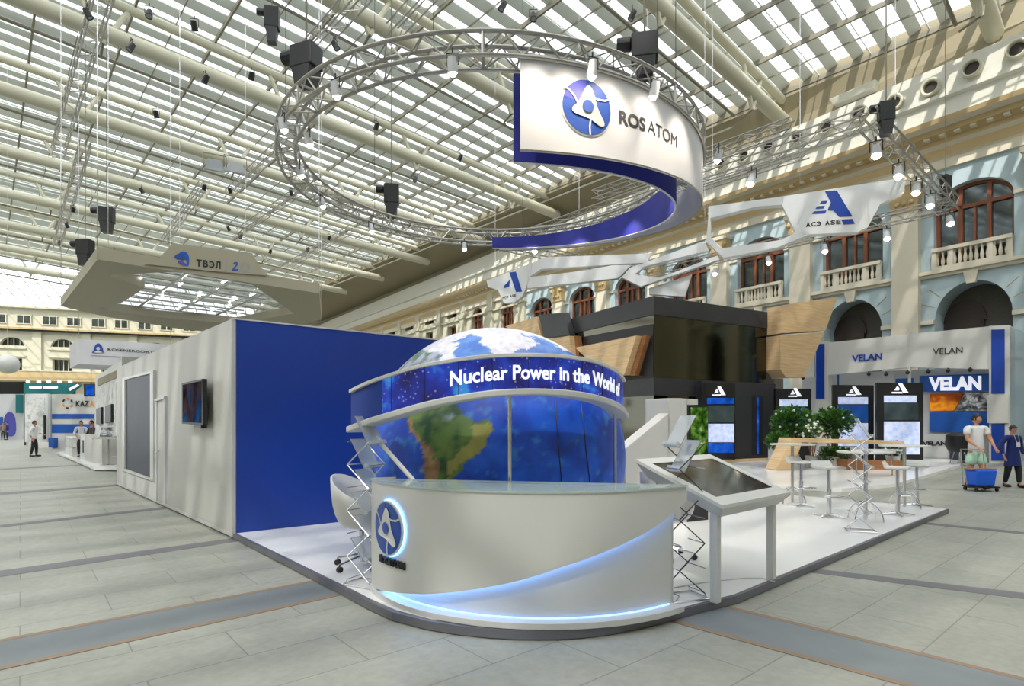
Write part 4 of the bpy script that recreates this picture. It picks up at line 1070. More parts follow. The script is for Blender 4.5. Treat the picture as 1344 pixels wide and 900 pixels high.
# ================================================================ NEIGHBOUR STAND WITH CHARCOAL PAVILION
PV=Vector((5.37,21.8,0)); ex=Vector((.874,.486,0)); ey=Vector((-.486,.874,0))
pav=thing('pavilion','two storey charcoal and dark glass pavilion with oak wedges','pavilion',PV+ZV*.0,math.atan2(ex.y,ex.x))
LX_,LY_=6.55,6.0; ZT_=6.45
mb=MB(); mb.box(0,LX_,0,LY_,5.75,ZT_); mb.build('parapet','dark',pav)
mb=MB(); mb.box(.05,LX_-.02,.05,LY_,3.35,5.75); mb.build('upper_glass','dglass',pav,label='dark reflective glass')
mb=MB(); mb.box(-.02,LX_+.02,-.02,LY_,2.75,3.35); mb.box(-.06,LX_,-.06,LY_,2.68,2.78); mb.build('floor_band','dark',pav)
mb=MB(); mb.box(.0,2.6,.0,LY_,0.1,2.72); mb.build('lower_wall','dglass',pav)
mb=MB(); mb.box(2.2,LX_+.05,-.35,.6,0.1,3.3); mb.build('front_wall','dark',pav)
mb=MB(); mb.box(5.38,5.5,-.38,-.34,.35,2.72); mb.build('light_slot','scr_blue',pav,label='blue lit vertical slot')
mb=MB(); mb.box(5.1,5.8,-.36,-.345,.3,2.75); mb.build('slot_recess','black',pav)
mb=MB(); mb.box(2.2,LX_+.6,-.9,-.37,.1,.16); mb.build('oak_step','wood',pav)
rv=VPl((PV.x,PV.y),(PV.x+ex.x,PV.y+ex.y)); lv=VPl((PV.x,PV.y),(PV.x+ey.x,PV.y+ey.y))
def wedge(vp,pts,th,edge=None,mi='wood'):
    mb=MB(); vp.quad(mb,pts,th,.02); mb.build('oak_wedge',mi,pav,world=True)
    if edge: mb=MB(); vp.quad(mb,edge,th*.5,.0); mb.build('wedge_edge','woodd',pav,world=True)
wedge(lv,[(767.5,457),(849,441.5),(833,492),(812.7,493.5),(790,478)],.5,[(849,441.5),(855,440.5),(839.5,493),(833,493)])
wedge(lv,[(725.6,447),(760,441.5),(762,467.5),(748,470)],.5,[(760,441.5),(763,441),(766.5,468),(762,468)])
wedge(lv,[(672,429),(713,416.5),(721,445),(700,448)],.4)
mb=MB(); lv.quad(mb,[(715,414),(748,411),(756,440),(723,444)],.35,.02); mb.build('dark_facet','dark',pav,world=True)
mb=MB(); lv.quad(mb,[(766,442),(858,425),(858,495),(766,487)],.02,.01); mb.build('side_glass','black',pav,world=True)
def far_w(L): return L
rw=VPl((PV.x+ex.x*LX_,PV.y+ex.y*LX_),(PV.x+ex.x*LX_*2,PV.y+ex.y*LX_*2))
mb=MB(); rw.quad(mb,[(1009.5,404),(1083,392.5),(1067,436),(1009.5,439.5)],.7,-.1); mb.build('oak_wedge','wood',pav,world=True)
mb=MB(); rw.quad(mb,[(1009.5,442),(1067,438.5),(1041,496),(1017,496.5),(1009.5,486)],.7,-.15); mb.build('oak_wedge','wood',pav,world=True)
# ---- totems
def totem(vp,L,R,T,B,label,parts,logo):
    t=thing('information_totem',label,'totem',Vector((*vp.px((L+R)/2,B).xy,vp.px(L,B).z)),0)
    def zt_(u,v0,v1,f): return v0+(v1-v0)*f
    mb=MB(); vp.quad(mb,[(L,T[0]),(R,T[1]),(R,B[1] if hasattr(B,'__len__') else B),(L,B[0] if hasattr(B,'__len__') else B)],-.18); mb.build('cabinet','black',t,world=True)
    for (nm,m_,x0,x1,v0,v1) in parts:
        mb=MB(); vp.quad(mb,[(x0,v0),(x1,v0),(x1,v1),(x0,v1)],.02,.002); mb.build(nm,m_,t,world=True)
    cx,cy,w,h=logo; A=vp.px(cx-w/2,cy+h/2); X=vp.px(cx+w/2,cy+h/2)-A; Y=vp.px(cx-w/2,cy-h/2)-A
    mb=MB(); a_logo_w(mb,lambda x,y,o:A+X*x+Y*y+vp.n*(.03+o)); mb.build('slanted_mark','letter',t,world=True)
    return t
def tvp(u0,Y0,u1,Y1): return VPl(uy(u0,Y0),uy(u1,Y1))
v1=tvp(1146,21.4,1213,21.0)
totem(v1,1151,1212,(502,502),613,'nearest tall black information totem with dark screen, right of the plants',[('header_screen','scr_doc',1160,1203,519,528),('dark_screen','scr_dark',1160,1205,529,551),('text_screen','scr_doc',1160,1207,553,596)],(1181,510,22,14))
v2=tvp(1092,23.0,1148,22.6)
totem(v2,1093,1147,(505,505.5),612,'black information totem with bright blue screen, between the plants and nearest totem',[('header_screen','scr_doc',1100,1139,521,530),('blue_screen','royal',1099,1139,531,553),('text_screen','scr_doc',1100,1139,555,597)],(1120.5,513.5,20,12))
v3=tvp(1017,24.0,1066,24.0)
totem(v3,1018,1065,(510,510),610,'black information totem behind the bushes beside the charcoal pavilion',[('header_screen','scr_doc',1023,1060,524,533),('blue_screen','royal',1023,1060,535,560)],(1043,515.5,18,12))
v4=tvp(927,21.0,964,21.3)
totem(v4,926,965,(503,503),603,'black information totem against the pavilion wall beside the blue light slot',[('header_screen','scr_blue',928,963,522,530),('dark_screen','scr_dark',929,963,532,554),('map_screen','scr_doc',929,963,556,580),('blue_screen','scr_blue',929,963,581,594)],(943,513.5,18,13))
# ---- its platform
pts=[GZ(u,v) for u,v in [(960,626),(1002,632.5),(1105,645.5),(1140,641.5),(1180,636),(1262,611.5),(1275,606.5),(1020,594)]]
pts+= [PV+ex*0-ey*1.0, PV-ex*.8-ey*.5]
pts=[GZ(965,637),GZ(1002,640.5),GZ(1105,646.5),GZ(1178,639),GZ(1262,613),GZ(1262,603),GZ(1100,597),PV+ey*7+ex*8,PV+ey*7-ex*1]
mb=MB(); mb.prism([Vector((p.x,p.y,.005)) for p in pts],ZV*.09,0); pl2=mb.build('platform','whiteg',origin=GZ(1100,625)); tag(pl2,'white low platform under the charcoal pavilion and plants','platform')
# ---- oak reception desk
dz=.1
dv=tvp(1018,18.6,1187,19.0)
dk=thing('reception_desk','oak reception desk with slanted end leg in front of plants','desk',Vector((*dv.px(1100,600).xy,dz)),0)
mb=MB(); dv.quad(mb,[(1038,574.5),(1187,578.5),(1187,583.5),(1036,580)],-.7); mb.build('desk_top','wood',dk,world=True,bev=.01)
mb=MB(); dv.quad(mb,[(1036,580),(1053,580.5),(1040,616.5),(1018,616.5)],-.65); mb.build('slanted_leg','wood',dk,world=True,bev=.01)
mb=MB(); dv.quad(mb,[(1112,603),(1190,605),(1190,617),(1112,617)],-.5); mb.build('base_panel','woodd',dk,world=True,bev=.01)
for (a,b,c_,d_,nm) in ((1014,1032,584,603,'white flower box standing at left end of oak desk'),(1082,1130,586,600,'long white flower box under the oak desk top'),):
    v=tvp(a,19.9,b,19.9); p=v.px((a+b)/2,600)
    mb=MB(); q0=v.px(a,c_); q1=v.px(b,c_); 
    mb.prism([Vector((q0.x,q0.y,dz)),Vector((q1.x,q1.y,dz)),q1,q0],Vector((0,.35,0))); 
    mb.prism([Vector((q0.x+.03,q0.y+.03,q0.z)),Vector((q1.x-.03,q1.y+.03,q1.z)),Vector((q1.x-.03,q1.y+.32,q1.z)),Vector((q0.x+.03,q0.y+.32,q0.z))],ZV*.01,1)
    tag(mb.build('flower_box',['white','greend'],origin=Vector((p.x,p.y,dz))),nm,'planter')
# ---- shrubs
def leafy(mb,c,R,n,size,mi=0,squash=.8):
    for _ in range(n):
        d=Vector((random.gauss(0,1),random.gauss(0,1),random.gauss(0,1))).normalized(); p=c+Vector((d.x*R[0],d.y*R[1],d.z*R[2]))*(random.random()**.4)
        a=d+Vector((random.uniform(-.7,.7),random.uniform(-.7,.7),random.uniform(-.3,.8))); a.normalize()
        s=a.cross(Vector((random.random()-.5,random.random()-.5,1))).normalized()*size*.32; l=a*size
        up=a.cross(s).normalized()*size*.1
        mb.raw([p,p+l*.5+s+up,p+l,p+l*.5-s+up],[(0,1,2),(0,2,3)],mi)
def shrub(x,y,h,R,label,pot=True,n=900,size=.13,fl=0):
    t=thing('potted_shrub',label,'plant',Vector((x,y,dz)),0)
    mb=MB(); mb.lathe([(0,0),(.17,0),(.22,.38),(.24,.40),(.21,.40),(.20,.36),(0,.36)],20); mb.build('pot','white',t,smooth=True)
    mb=MB(); zc_=h-R[2]
    for i in range(7):
        a=2*PI*i/7; mb.tube((.04*math.cos(a),.04*math.sin(a),.35),(R[0]*.55*math.cos(a),R[1]*.55*math.sin(a),zc_+R[2]*.3*math.sin(i*3)),.018,6,r2=.007)
    mb.build('stems','woodd',t,smooth=True)
    mb=MB(); leafy(mb,Vector((0,0,zc_)),R,n,size,0)
    for i in range(5):
        a=2*PI*i/5+.4; leafy(mb,Vector((R[0]*.6*math.cos(a),R[1]*.6*math.sin(a),zc_+.1*math.sin(i*2))),(R[0]*.5,R[1]*.5,R[2]*.55),n//6,size,i%2)
    mb.build('foliage',['green','greend'],t)
    if fl:
        mb=MB()
        for _ in range(fl):
            d=Vector((random.gauss(0,1),-abs(random.gauss(0,1)),random.gauss(0,1))).normalized(); p=Vector((d.x*R[0],d.y*R[1],zc_+d.z*R[2]))
            mb.ball(p,.045,8,5)
        mb.build('blossoms','petal',t,smooth=True)
    return t
def ux(u,Y): return (u-CU)/F*Y
shrub(ux(1040,20.6),20.6,2.12,(.72,.6,.52),'green leafy shrub nearest the pavilion behind the oak desk',n=1000,fl=14)
shrub(ux(1092,20.9),20.9,2.1,(.72,.6,.55),'green leafy shrub on the right behind the oak desk',n=1000,fl=8)
shrub(ux(1020,20.0),20.0,1.25,(.36,.35,.34),'small dark green plant at the shrub\'s left foot',n=420,size=.1,fl=0)
shrub(ux(1066,19.75),19.75,1.52,(.34,.3,.36),'small plant with white blossoms between the two big shrubs',n=200,size=.09,fl=26)
shrub(ux(1095,19.7)-.1,19.55,.72,(.55,.3,.26),'low green plant beneath the oak desk top',n=420,size=.1,fl=0)
shrub(ux(1172,19.9),19.9,.9,(.3,.3,.26),'low dark plant right of the oak desk by nearest totem',n=300,size=.1,fl=6)
# white side table with square top on the neighbour stand
bar=thing('side_table','long low white table on thin legs behind the middle bar table','table',Vector((*uy(1190,16.6),.1)),0)
mb=MB(); mb.box(-1.35,-.2,-.3,.3,.72,.76); mb.build('table_top','white',bar,bev=.004)
for x in (-1.3,-.25):
    for y in (-.25,.25): mb=MB(); mb.tube((x,y,0),(x,y,.72),.02,8); mb.build('leg','alu',bar,smooth=True)
# ---- stand with the VELAN lettering
VA=uy(1088,28.2); VB=uy(1300,23.6)
vv=VPl(VA,VB)
st=thing('exhibition_stand','white and blue exhibition stand lettered VELAN along the right wall','exhibition stand',Vector((*vv.px(1200,600).xy,0)),0)
def vbox(nm,m_,pts,th,off=0): mb=MB(); vv.quad(mb,pts,th,off); return mb.build(nm,m_,st,world=True)
vbox('fascia','white',[(1087,449.5),(1192,438.5),(1192,482),(1087,492)],-.25)
vbox('fascia','white',[(1194.5,438),(1300,428),(1300,484.5),(1194.5,481.8)],-.25)
vbox('post','white',[(1191.5,436),(1195,436),(1195,603),(1191.5,603)],.08,-.1)
tw=[(1299,428),(1326,427),(1326,607.5),(1299,607.5)]
vbox('corner_tower','white',tw,-1.3,.12)
for a,b,m_ in ((433,516.5,'royd'),(556.5,604,'royd')): vbox('blue_panel',m_,[(1302,a),(1319.5,a-.5),(1319.5,b),(1302,b)],.03,.125)
vbox('beige_panel','offw',[(1297,518.5),(1325,518),(1325,555),(1297,555)],.1,.125)
sv=vv
mb=MB(); q0=vv.px(1326,607.5); dd_=Vector((.8,.6,0)); 
mb.obox(Vector((q0.x,q0.y,0)),dd_*2.6,vv.n*-.08,ZV*5.5); mb.build('glass_side','haze',st,world=True,label='pale blue glass side wall')
lt=[(1070,449),(1087,448),(1087,600),(1070,600)]
vbox('left_tower','white',lt,-.6,.02); vbox('blue_panel','royd',[(1071.5,451.5),(1082.5,451),(1082.5,523),(1071.5,523)],.03,.03)
vbox('fascia','white',[(1040,455),(1069,452),(1069,494),(1040,496)],-.25,.0)
vbox('back_wall','lgrey',[(1040,490),(1300,478),(1300,603),(1040,600)],-.1,-1.2)
vbox('back_panel_blue','royal',[(1090,478),(1092.5,478),(1092.5,600),(1090,600)],.02,-.9)
vbox('blue_sign','royal',[(1199,491.5),(1294,488.5),(1294,512.5),(1199,513)],.05,-1.0)
vbox('blue_sign','royal',[(1167,495.5),(1191,494.5),(1191,503),(1167,504)],.05,-1.0)
vbox('foundry_picture','scr_fire',[(1213,516),(1259,515),(1244.5,538.5),(1213,538.5)],.05,-1.0)
vbox('machinery_picture','scr_gear',[(1261,515),(1293,514.5),(1293,538.5),(1246.5,538.5)],.05,-1.0)
vbox('blue_panel','royal',[(1213,540.5),(1294,540.5),(1294,568),(1213,567)],.05,-1.0)
vbox('cloud_panel','lgrey',[(1132,488),(1165,487),(1165,500),(1132,500.5)],.04,-1.0)
vbox('reception_counter','white',[(1205,569.5),(1247,569.5),(1247,600.5),(1205,600.5)],-.6,.1)
vbox('counter_base','grey',[(1200,600.5),(1262,600.5),(1262,604),(1200,604)],-.9,.2)
for (s_,a,va,b,vb_,h,m_,off,bo) in (('VELAN',1118.5,474.5,1158,471.5,8.5,'royd',.02,.03),('VELAN',1225,465.5,1263.5,463,8.5,'ink',.02,.0),('VELAN',1212,510.5,1282,509.5,17,'letter',-.93,.05),('VELAN',1212,584.5,1243,584,5.5,'ink',.12,.04)):
    mb=MB(); vp_text(mb,vv,s_,a,va,b,vb_,h,off,bo,0,.02); mb.build('lettering',m_,st,world=True)
for u,v in ((1141,491),(1164,491),(1192,489),(1219,488),(1245,486.5),(1274,485.5),(1055,496)):
    mb=MB(); p=vv.px(u,v)+vv.n*.1; mb.ball(p,.09,8,6); mb.tube(p,p+ZV*.12,.03,6); mb.build('spotlight','black',st,world=True,smooth=True)
mb=MB(); p=vv.px(1262,600)+vv.n*.5; mb.box(p.x-.15,p.x+.55,p.y-.3,p.y+.3,.1,1.2); 
tag(mb.build('coffee_stand','smoke',bev=.03,origin=Vector((p.x+.2,p.y,.1))),'grey waist high stand beside the VELAN counter','stand')
c=thing('lounge_chair','black round backed chair behind the man in white t-shirt','chair',Vector((ux(1259,21.6),21.6,0)),0)
mb=MB(); mb.lathe([(.0,.55),(.32,.55),(.42,.75),(.42,1.15),(.38,1.2),(.36,1.15),(.34,.8),(.0,.68)],20); mb.build('seat_shell','black',c,smooth=True)
for k in range(4):
    a=PI/4+k*PI/2; mb=MB(); mb.tube((.15*math.cos(a),.15*math.sin(a),.56),(.3*math.cos(a),.3*math.sin(a),0),.02,6); mb.build('leg','chrome',c,smooth=True)
# ---- hanging white frame with blue slanted A
def vpn(u,Yu,w,Yw): return VPl(uy(u,Yu),uy(w,Yw))
hb=thing('hanging_sign','angular white hanging frame sign with blue slanted A mark, upper right','hanging sign',Vector((*uy(1090,19.0),EYE+6)),0)
pm=vpn(930,20.1,1184,17.8)
def hq(nm,vp,pts,th=.3,off=0): mb=MB(); vp.quad(mb,pts,th,off); return mb.build(nm,'fabric',hb,world=True)
hq('sign_panel',pm,[(1026,262),(1184.6,238),(1184.6,255.6),(1170,264),(1153,272),(1137,301.6),(1123.6,308),(1053,311.5),(1043.7,308.4),(1026,273)])
hq('upper_bar',pm,[(930.6,274.6),(1027,262),(1027,272.5),(993,275),(930.6,290.5)])
hq('lower_bar',pm,[(949,329),(1026,318),(1043.7,308.4),(1060,311.4),(1020,328),(951,341.5)])
hq('side_bar',pm,[(930.6,290),(933.5,290),(934,315),(949,329),(951,341.5),(928,320)])
A=pm.px(1062,301); X=pm.px(1117,298)-A; Y=pm.px(1062,257)-A
mb=MB(); L_=lambda x,y,o:A+X*x+Y*y+pm.n*(.31+o)
gfx(mb,L_,[(.36,1),(.64,1),(1.0,.22),(.70,.22),(.56,.42),(.42,.44),(.50,.66)],0,0); gfx(mb,L_,[(.74,.15),(1.0,.15),(1.06,.0),(.80,.0)],0,0)
for (a,b,y) in ((.28,.42,.72),(.18,.36,.58),(.10,.40,.44)): gfx(mb,L_,[(a,y),(b,y),(b-.03,y-.08),(a-.05,y-.08)],0,0)
mb.build('slanted_mark','royd',hb,world=True)
mb=MB(); vp_word(mb,pm,'AC\u042d ASE',1057,301.5,1102,297.5,5.6,.31,.04); mb.build('lettering','ink',hb,world=True)
hb2=thing('hanging_sign','smaller white hanging frame sign with long bars, above the globe','hanging sign',Vector((*uy(760,25),EYE+5.6)),0)
pn=vpn(641,27.0,928,24.0)
def hq2(nm,vp,pts,th=.3,off=0): mb=MB(); vp.quad(mb,pts,th,off); return mb.build(nm,'fabric',hb2,world=True)
hq2('sign_panel',pn,[(641.5,370),(701.8,347),(696,372),(688,390),(678,398),(664,399),(656,382),(643,377.7)])
hq2('upper_bar',pn,[(701.8,347.5),(715,340),(855,335),(849,347),(712.5,355),(698,365)])
hq2('lower_bar',pn,[(696,366),(770,357),(806,350),(830,350),(812,367),(694,380)])
hq2('right_frame',pn,[(828,353.6),(924,319),(930,331),(846,352),(834,362),(866,367),(941,338),(944,343),(842,378),(817,366)])
hq2('lower_wing',pn,[(851.8,378),(908,360),(899,389),(852,386)],.2,-.2)
A=pn.px(664,393); X=pn.px(688,388)-A; Y=pn.px(664,361)-A
mb=MB(); L_=lambda x,y,o:A+X*x+Y*y+pn.n*(.31+o)
gfx(mb,L_,[(.30,1),(.66,.97),(1.0,.1),(.66,.14)],0,0); gfx(mb,L_,[(.02,.5),(.34,.7),(.30,.42),(.0,.40)],0,0); mb.build('slanted_mark','royd',hb2,world=True)
mb=MB(); vp_word(mb,pn,'AC\u042d ASE',662,394,680,390.5,3,.31,.03); mb.build('lettering','ink',hb2,world=True)
for o,vp,us in ((hb,pm,(935,1050,1175)),(hb2,pn,(650,760,850,925))):
    for u in us:
        p=vp.px(u,{935:275,1050:260,1175:240,650:368,760:340,850:336,925:322}[u]); mb=MB(); mb.tube(p,(p.x,p.y,21.2),.008,4); mb.build('hanging_cable','chrome',o,world=True)
# ================================================================ PEOPLE
def skin_geo(verts,edges,radii,sub=2):
    me=bpy.data.meshes.new('body'); me.from_pydata([tuple(v) for v in verts],edges,[]); me.update()
    o=bpy.data.objects.new('body',me); col.objects.link(o)
    md=o.modifiers.new('skin','SKIN'); md.use_smooth_shade=True; md.branch_smoothing=1.0
    for i,r in enumerate(radii): 
        sv=me.skin_vertices[0].data[i]; sv.radius=(r[0],r[1]) if hasattr(r,'__len__') else (r,r)
    me.skin_vertices[0].data[0].use_root=True
    s=o.modifiers.new('sub','SUBSURF'); s.levels=sub; s.render_levels=sub
    dg=bpy.context.evaluated_depsgraph_get(); m2=bpy.data.meshes.new_from_object(o.evaluated_get(dg))
    vs=[p.co.copy() for p in m2.vertices]; fs=[tuple(p.vertices) for p in m2.polygons]
    bpy.data.objects.remove(o); bpy.data.meshes.remove(me); bpy.data.meshes.remove(m2)
    return vs,fs
def person(label,loc,rz,height,hands,feet,shirt,trous,sleeve=.55,leg=1.0,hair='hair',head_turn=0.0,extra=None,coat=False,build_w=1.0,shoes='black'):
    s=height/1.75; t=thing('person',label,'person',loc,rz)
    V=[];E=[];R=[]
    def add(p,r,par=None): V.append(Vector(p)*s); R.append(r*s if not hasattr(r,'__len__') else (r[0]*s,r[1]*s)); 
    def nv(p,r,par=None):
        add(p,r); i=len(V)-1
        if par is not None: E.append((par,i))
        return i
    b=build_w
    pel=nv((0,0,.95),(.118*b,.09*b)); wa=nv((0,0,1.10),(.12*b,.095*b),pel); ch=nv((0,.0,1.30),(.155*b,.11*b),wa); up=nv((0,0,1.42),(.10*b,.075*b),ch); nk=nv((0,-.005,1.50),.052,up); hd0=nv((0,-.012,1.57),.05,nk)
    J={}
    for si,sx in (('L',1),('R',-1)):
        sh=nv((sx*.175*b,0,1.415),.058*b,up)
        H=Vector(hands[si]); S_=Vector((sx*.19*b,0,1.41)); d=H-S_; L=min(d.length,.555); d2=d.normalized(); mid=S_+d2*L/2
        bend=math.sqrt(max(0,.28**2-(L/2)**2)); side=Vector((sx*.55,.8,-.15)); side=(side-d2*side.dot(d2)).normalized(); El=mid+side*bend; W=S_+d2*L
        e=nv(El,.041*b,sh); w=nv(W,.027,e); J[si]=(S_,El,W)
        hd=(W-El).normalized(); hx=hd.cross(Vector((0,0,1)) if abs(hd.z)<.9 else Vector((0,1,0))).normalized(); 
        pm=nv(W+hd*.055,(.032,.018),w)
        for k in range(4):
            off=hx*(.027-.018*k); l=(.058,.07,.075,.06)[k]
            a=nv(W+hd*.095+off,.0095,pm); bb=nv(W+hd*(.095+l*.5)+off*1.05+Vector((0,-.006,-.012)),.0085,a); nv(W+hd*(.095+l*.85)+off*1.0+Vector((0,-.01,-.035)),.0075,bb)
        a=nv(W+hd*.035+hx*.036*1+Vector((0,-.012,0)),.011,w); nv(W+hd*.07+hx*.056+Vector((0,-.016,-.01)),.009,a)
        fx,fy=feet[si]; hip=nv((sx*.085*b,0,.88),.080*b,pel)
        kn=nv((sx*.095,(fy)*.5-.02,.50),.058*b,hip); an=nv((fx,fy+.02,.10),.038,kn); nv((fx*1.1,fy-.12,.045),.032,an); J['k'+si]=(Vector((sx*.085*b,0,.90)),Vector((sx*.095,fy*.5-.02,.50)),Vector((fx,fy+.02,.10)))
    vs,fs=skin_geo(V,E,R); mb=MB(); mb.raw(vs,fs)
    # head with face, joined to the body surface
    n=20; m=16; hv=[]
    for j in range(m+1):
        ph=PI*j/m
        for i in range(n):
            a=2*PI*i/n; x=math.sin(ph)*math.cos(a)*.074; y=math.sin(ph)*math.sin(a)*.094; z=-math.cos(ph)*.118
            if z<-.02: x*=1-(-z-.02)*2.6; y*=1-(-z-.02)*1.5
            if y<0 and abs(x)<.018 and -.045<z<.012: y-=.018*(1-abs(x)/.018)*(1-abs(z+.018)/.035 if abs(z+.018)<.035 else 0)
            if y<0 and .015<abs(x)<.045 and .002<z<.03: y+=.007
            if y<0 and abs(x)<.03 and -.072<z<-.058: y-=.005
            hv.append((x,y,z))
    Rt=Matrix.Rotation(head_turn,3,'Z'); HC=Vector((0,-.02,1.635))
    hv=[(Rt@Vector(p)+HC)*s for p in hv]
    mb.raw(hv,[(j*n+i,j*n+(i+1)%n,(j+1)*n+(i+1)%n,(j+1)*n+i) for j in range(m) for i in range(n)])
    for sx in (-1,1): mb.ball((Rt@Vector((sx*.076,.012,-.005))+HC)*s,(.010*s,.020*s,.030*s),8,6)
    body=mb.build('body','skin',t,smooth=True)
    ey=MB()
    for sx in (-1,1): ey.ball((Rt@Vector((sx*.030,-.080,.014))+HC)*s,(.012*s,.008*s,.007*s),8,6)
    ey.ball((Rt@Vector((0,-.083,-.066))+HC)*s,(.022*s,.006*s,.006*s),8,5,1)
    ey.build('face_features',['black','brown'],t,smooth=True)
    # hair
    hh=MB(); k=0.0 if hair!='cap' else 0
    vs2=[];
    for j in range(9):
        ph=PI*.60*j/8
        for i in range(n):
            a=2*PI*i/n; f=1.08; y=math.sin(ph)*math.sin(a)*.094*f+.010; z=math.cos(ph)*.118*f+.006
            if y<-.03: z=max(z,.062)
            vs2.append((Rt@Vector((math.sin(ph)*math.cos(a)*.076*f,y,z))+HC)*s)
    hh.raw(vs2,[(j*n+i,j*n+(i+1)%n,(j+1)*n+(i+1)%n,(j+1)*n+i) for j in range(8) for i in range(n)])
    if hair=='cap':
        hh.lathe([(.085*s,-.01*s),(.115*s,-.012*s),(.115*s,-.004*s),(.088*s,.004*s)],20,(HC+Vector((0,-.0,.07)))*s)
        hh.build('cap','black',t,smooth=True)
    elif hair: hh.build('hair',hair,t,smooth=True)
    # shirt
    V=[];E=[];R=[]
    pel=nv((0,0,.82 if not coat else .86),(.16*b,.13*b) if coat else (.155*b,.125*b)); pel=nv((0,0,.98),(.155*b,.125*b),pel); wa=nv((0,0,1.10),(.14*b,.115*b),pel); ch=nv((0,0,1.30),(.172*b,.128*b),wa); up=nv((0,0,1.43),(.11*b,.085*b),ch); nv((0,0,1.475),.065,up)
    for si,sx in (('L',1),('R',-1)):
        S_,El,W=J[si]; sh=nv((sx*.178*b,0,1.415),.072*b,up); e1=S_.lerp(El,min(1,sleeve*1.0)); a=nv(e1,.062*b if sleeve<1 else .056*b,sh)
        if sleeve>1: nv(El.lerp(W,sleeve-1.05),.042,a)
    vs,fs=skin_geo(V,E,R); mb=MB(); mb.raw(vs,fs); (mb.lathe([(.150*b*s,1.0*s),(.168*b*s,.86*s),(.19*b*s,.60*s),(.18*b*s,.60*s),(.15*b*s,.9*s)],28,(0,0,0),0,Matrix.Diagonal((1.0,.82,1.0))) if coat else None); mb.build('coat' if coat else 'shirt',shirt,t,smooth=True)
    V=[];E=[];R=[]
    pel=nv((0,0,1.06),(.118*b,.098*b)); pel=nv((0,0,.95),(.168*b,.128*b),pel)
    for si,sx in (('L',1),('R',-1)):
        Hp,K_,A_=J['k'+si]; hip=nv((sx*.09*b,0,.84),(.098*b,.100*b),pel); kk=nv(K_ if leg>.6 else Hp.lerp(K_,.92),(.076 if leg>.6 else .105)*b,hip)
        if leg>.6: nv(K_.lerp(A_,.95),.056,kk)
    vs,fs=skin_geo(V,E,R); mb=MB(); mb.raw(vs,fs); mb.build('trousers' if leg>.6 else 'shorts',trous,t,smooth=True)
    for si,sx in (('L',1),('R',-1)):
        fx,fy=feet[si]; mb=MB(); mb.ball(Vector((fx*1.05,fy-.055,.045))*s,(.05*s,.135*s,.045*s),14,8); mb.tube(Vector((fx,fy+.02,.05))*s,Vector((fx,fy+.02,.11))*s,.045*s,12); mb.build('shoe',shoes,t,smooth=True)
    return t,s
mx,my=ux(1281,14.35),14.35
man,_=person('man in white t-shirt and mint shorts pushing the blue cart',Vector((mx,my,0)),0,1.84,{'L':(.20,-.30,.98),'R':(-.20,-.30,.98)},{'L':(.11,-.10),'R':(-.11,.12)},'tee','mint',.62,.5,'hair',.45,build_w=1.2,shoes='dark')
wx,wy=ux(1329,14.5),14.5
wom,_=person('woman in navy coat with black cap and white badge at right edge',Vector((wx,wy,0)),.1,1.56,{'L':(.28,-.08,.90),'R':(-.34,-.06,.92)},{'L':(.09,-.13),'R':(-.09,.13)},'coat','trous',1.95,1.0,'cap',-.15,coat=True,build_w=1.12)
mb=MB(); mb.prism([(-.055,-.155,1.02),(.045,-.155,1.02),(.045,-.145,1.14),(-.055,-.145,1.14)],Vector((0,-.008,0))); mb.tube((-.04,-.15,1.14),(-.07,-.1,1.33),.006,5); mb.tube((.03,-.15,1.14),(.06,-.1,1.33),.006,5); mb.build('badge','tee',wom)
# cart
ct=thing('hand_cart','blue plastic tub on a small wheeled hand cart pushed by the man','cart',Vector((ux(1285,13.8),13.75,0)),0)
mb=MB(); mb.hexa([(-.21,-.16,.12),(.21,-.16,.12),(.21,.16,.12),(-.21,.16,.12),(-.25,-.19,.50),(.25,-.19,.50),(.25,.19,.50),(-.25,.19,.50)]); mb.build('tub','bag',ct,bev=.03)
mb=MB(); mb.box(-.29,.29,-.22,.22,.085,.12); mb.build('deck','black',ct)
mb=MB(); mb.path([(-.27,.2,.12),(-.27,.27,.98),(.27,.27,.98),(.27,.2,.12)],.014,8); mb.build('push_handle','chrome',ct,smooth=True)
for x in (-.24,.24):
    for y in (-.17,.17): mb=MB(); mb.tube((x-.015,y,.045),(x+.015,y,.045),.045,14); mb.tube((x,y,.05),(x,y,.09),.012,6); mb.build('castor','black',ct,smooth=True)
mb=MB(); mb.box(-.30,.26,-.14,.14,.505,.53); mb.build('tray_lid','woodd',ct)
# far people on the left
person('man in white shirt and black trousers standing alone in the left aisle',Vector((ux(45,28),28,0)),1.9,1.75,{'L':(.2,-.25,1.1),'R':(-.25,0,.9)},{'L':(.11,-.06),'R':(-.11,.08)},'tee','trous',1.6,1.0,'hair',0)
person('distant man in dark clothes at the far left edge',Vector((ux(4,58),58,0)),.6,1.75,{'L':(.25,0,.85),'R':(-.25,0,.85)},{'L':(.1,-.05),'R':(-.1,.05)},'stripb','trous',1.6)
person('distant man in navy jacket just right of another far left',Vector((ux(9.5,57),57,0)),-.6,1.8,{'L':(.25,0,.85),'R':(-.25,0,.85)},{'L':(.1,-.05),'R':(-.1,.05)},'coat','trous',1.9)
person('person in white shirt behind the far white counter',Vector((ux(106.5,25.6),25.6,.12)),.5,1.62,{'L':(.15,-.3,1.05),'R':(-.15,-.3,1.05)},{'L':(.1,0),'R':(-.1,.05)},'tee','trous',1.6)
person('person in dark brown top behind the far white counter',Vector((ux(120.5,24.4),24.4,.12)),-.5,1.62,{'L':(.15,-.3,1.05),'R':(-.15,-.3,1.05)},{'L':(.1,0),'R':(-.1,.05)},'shut','trous',1.6)
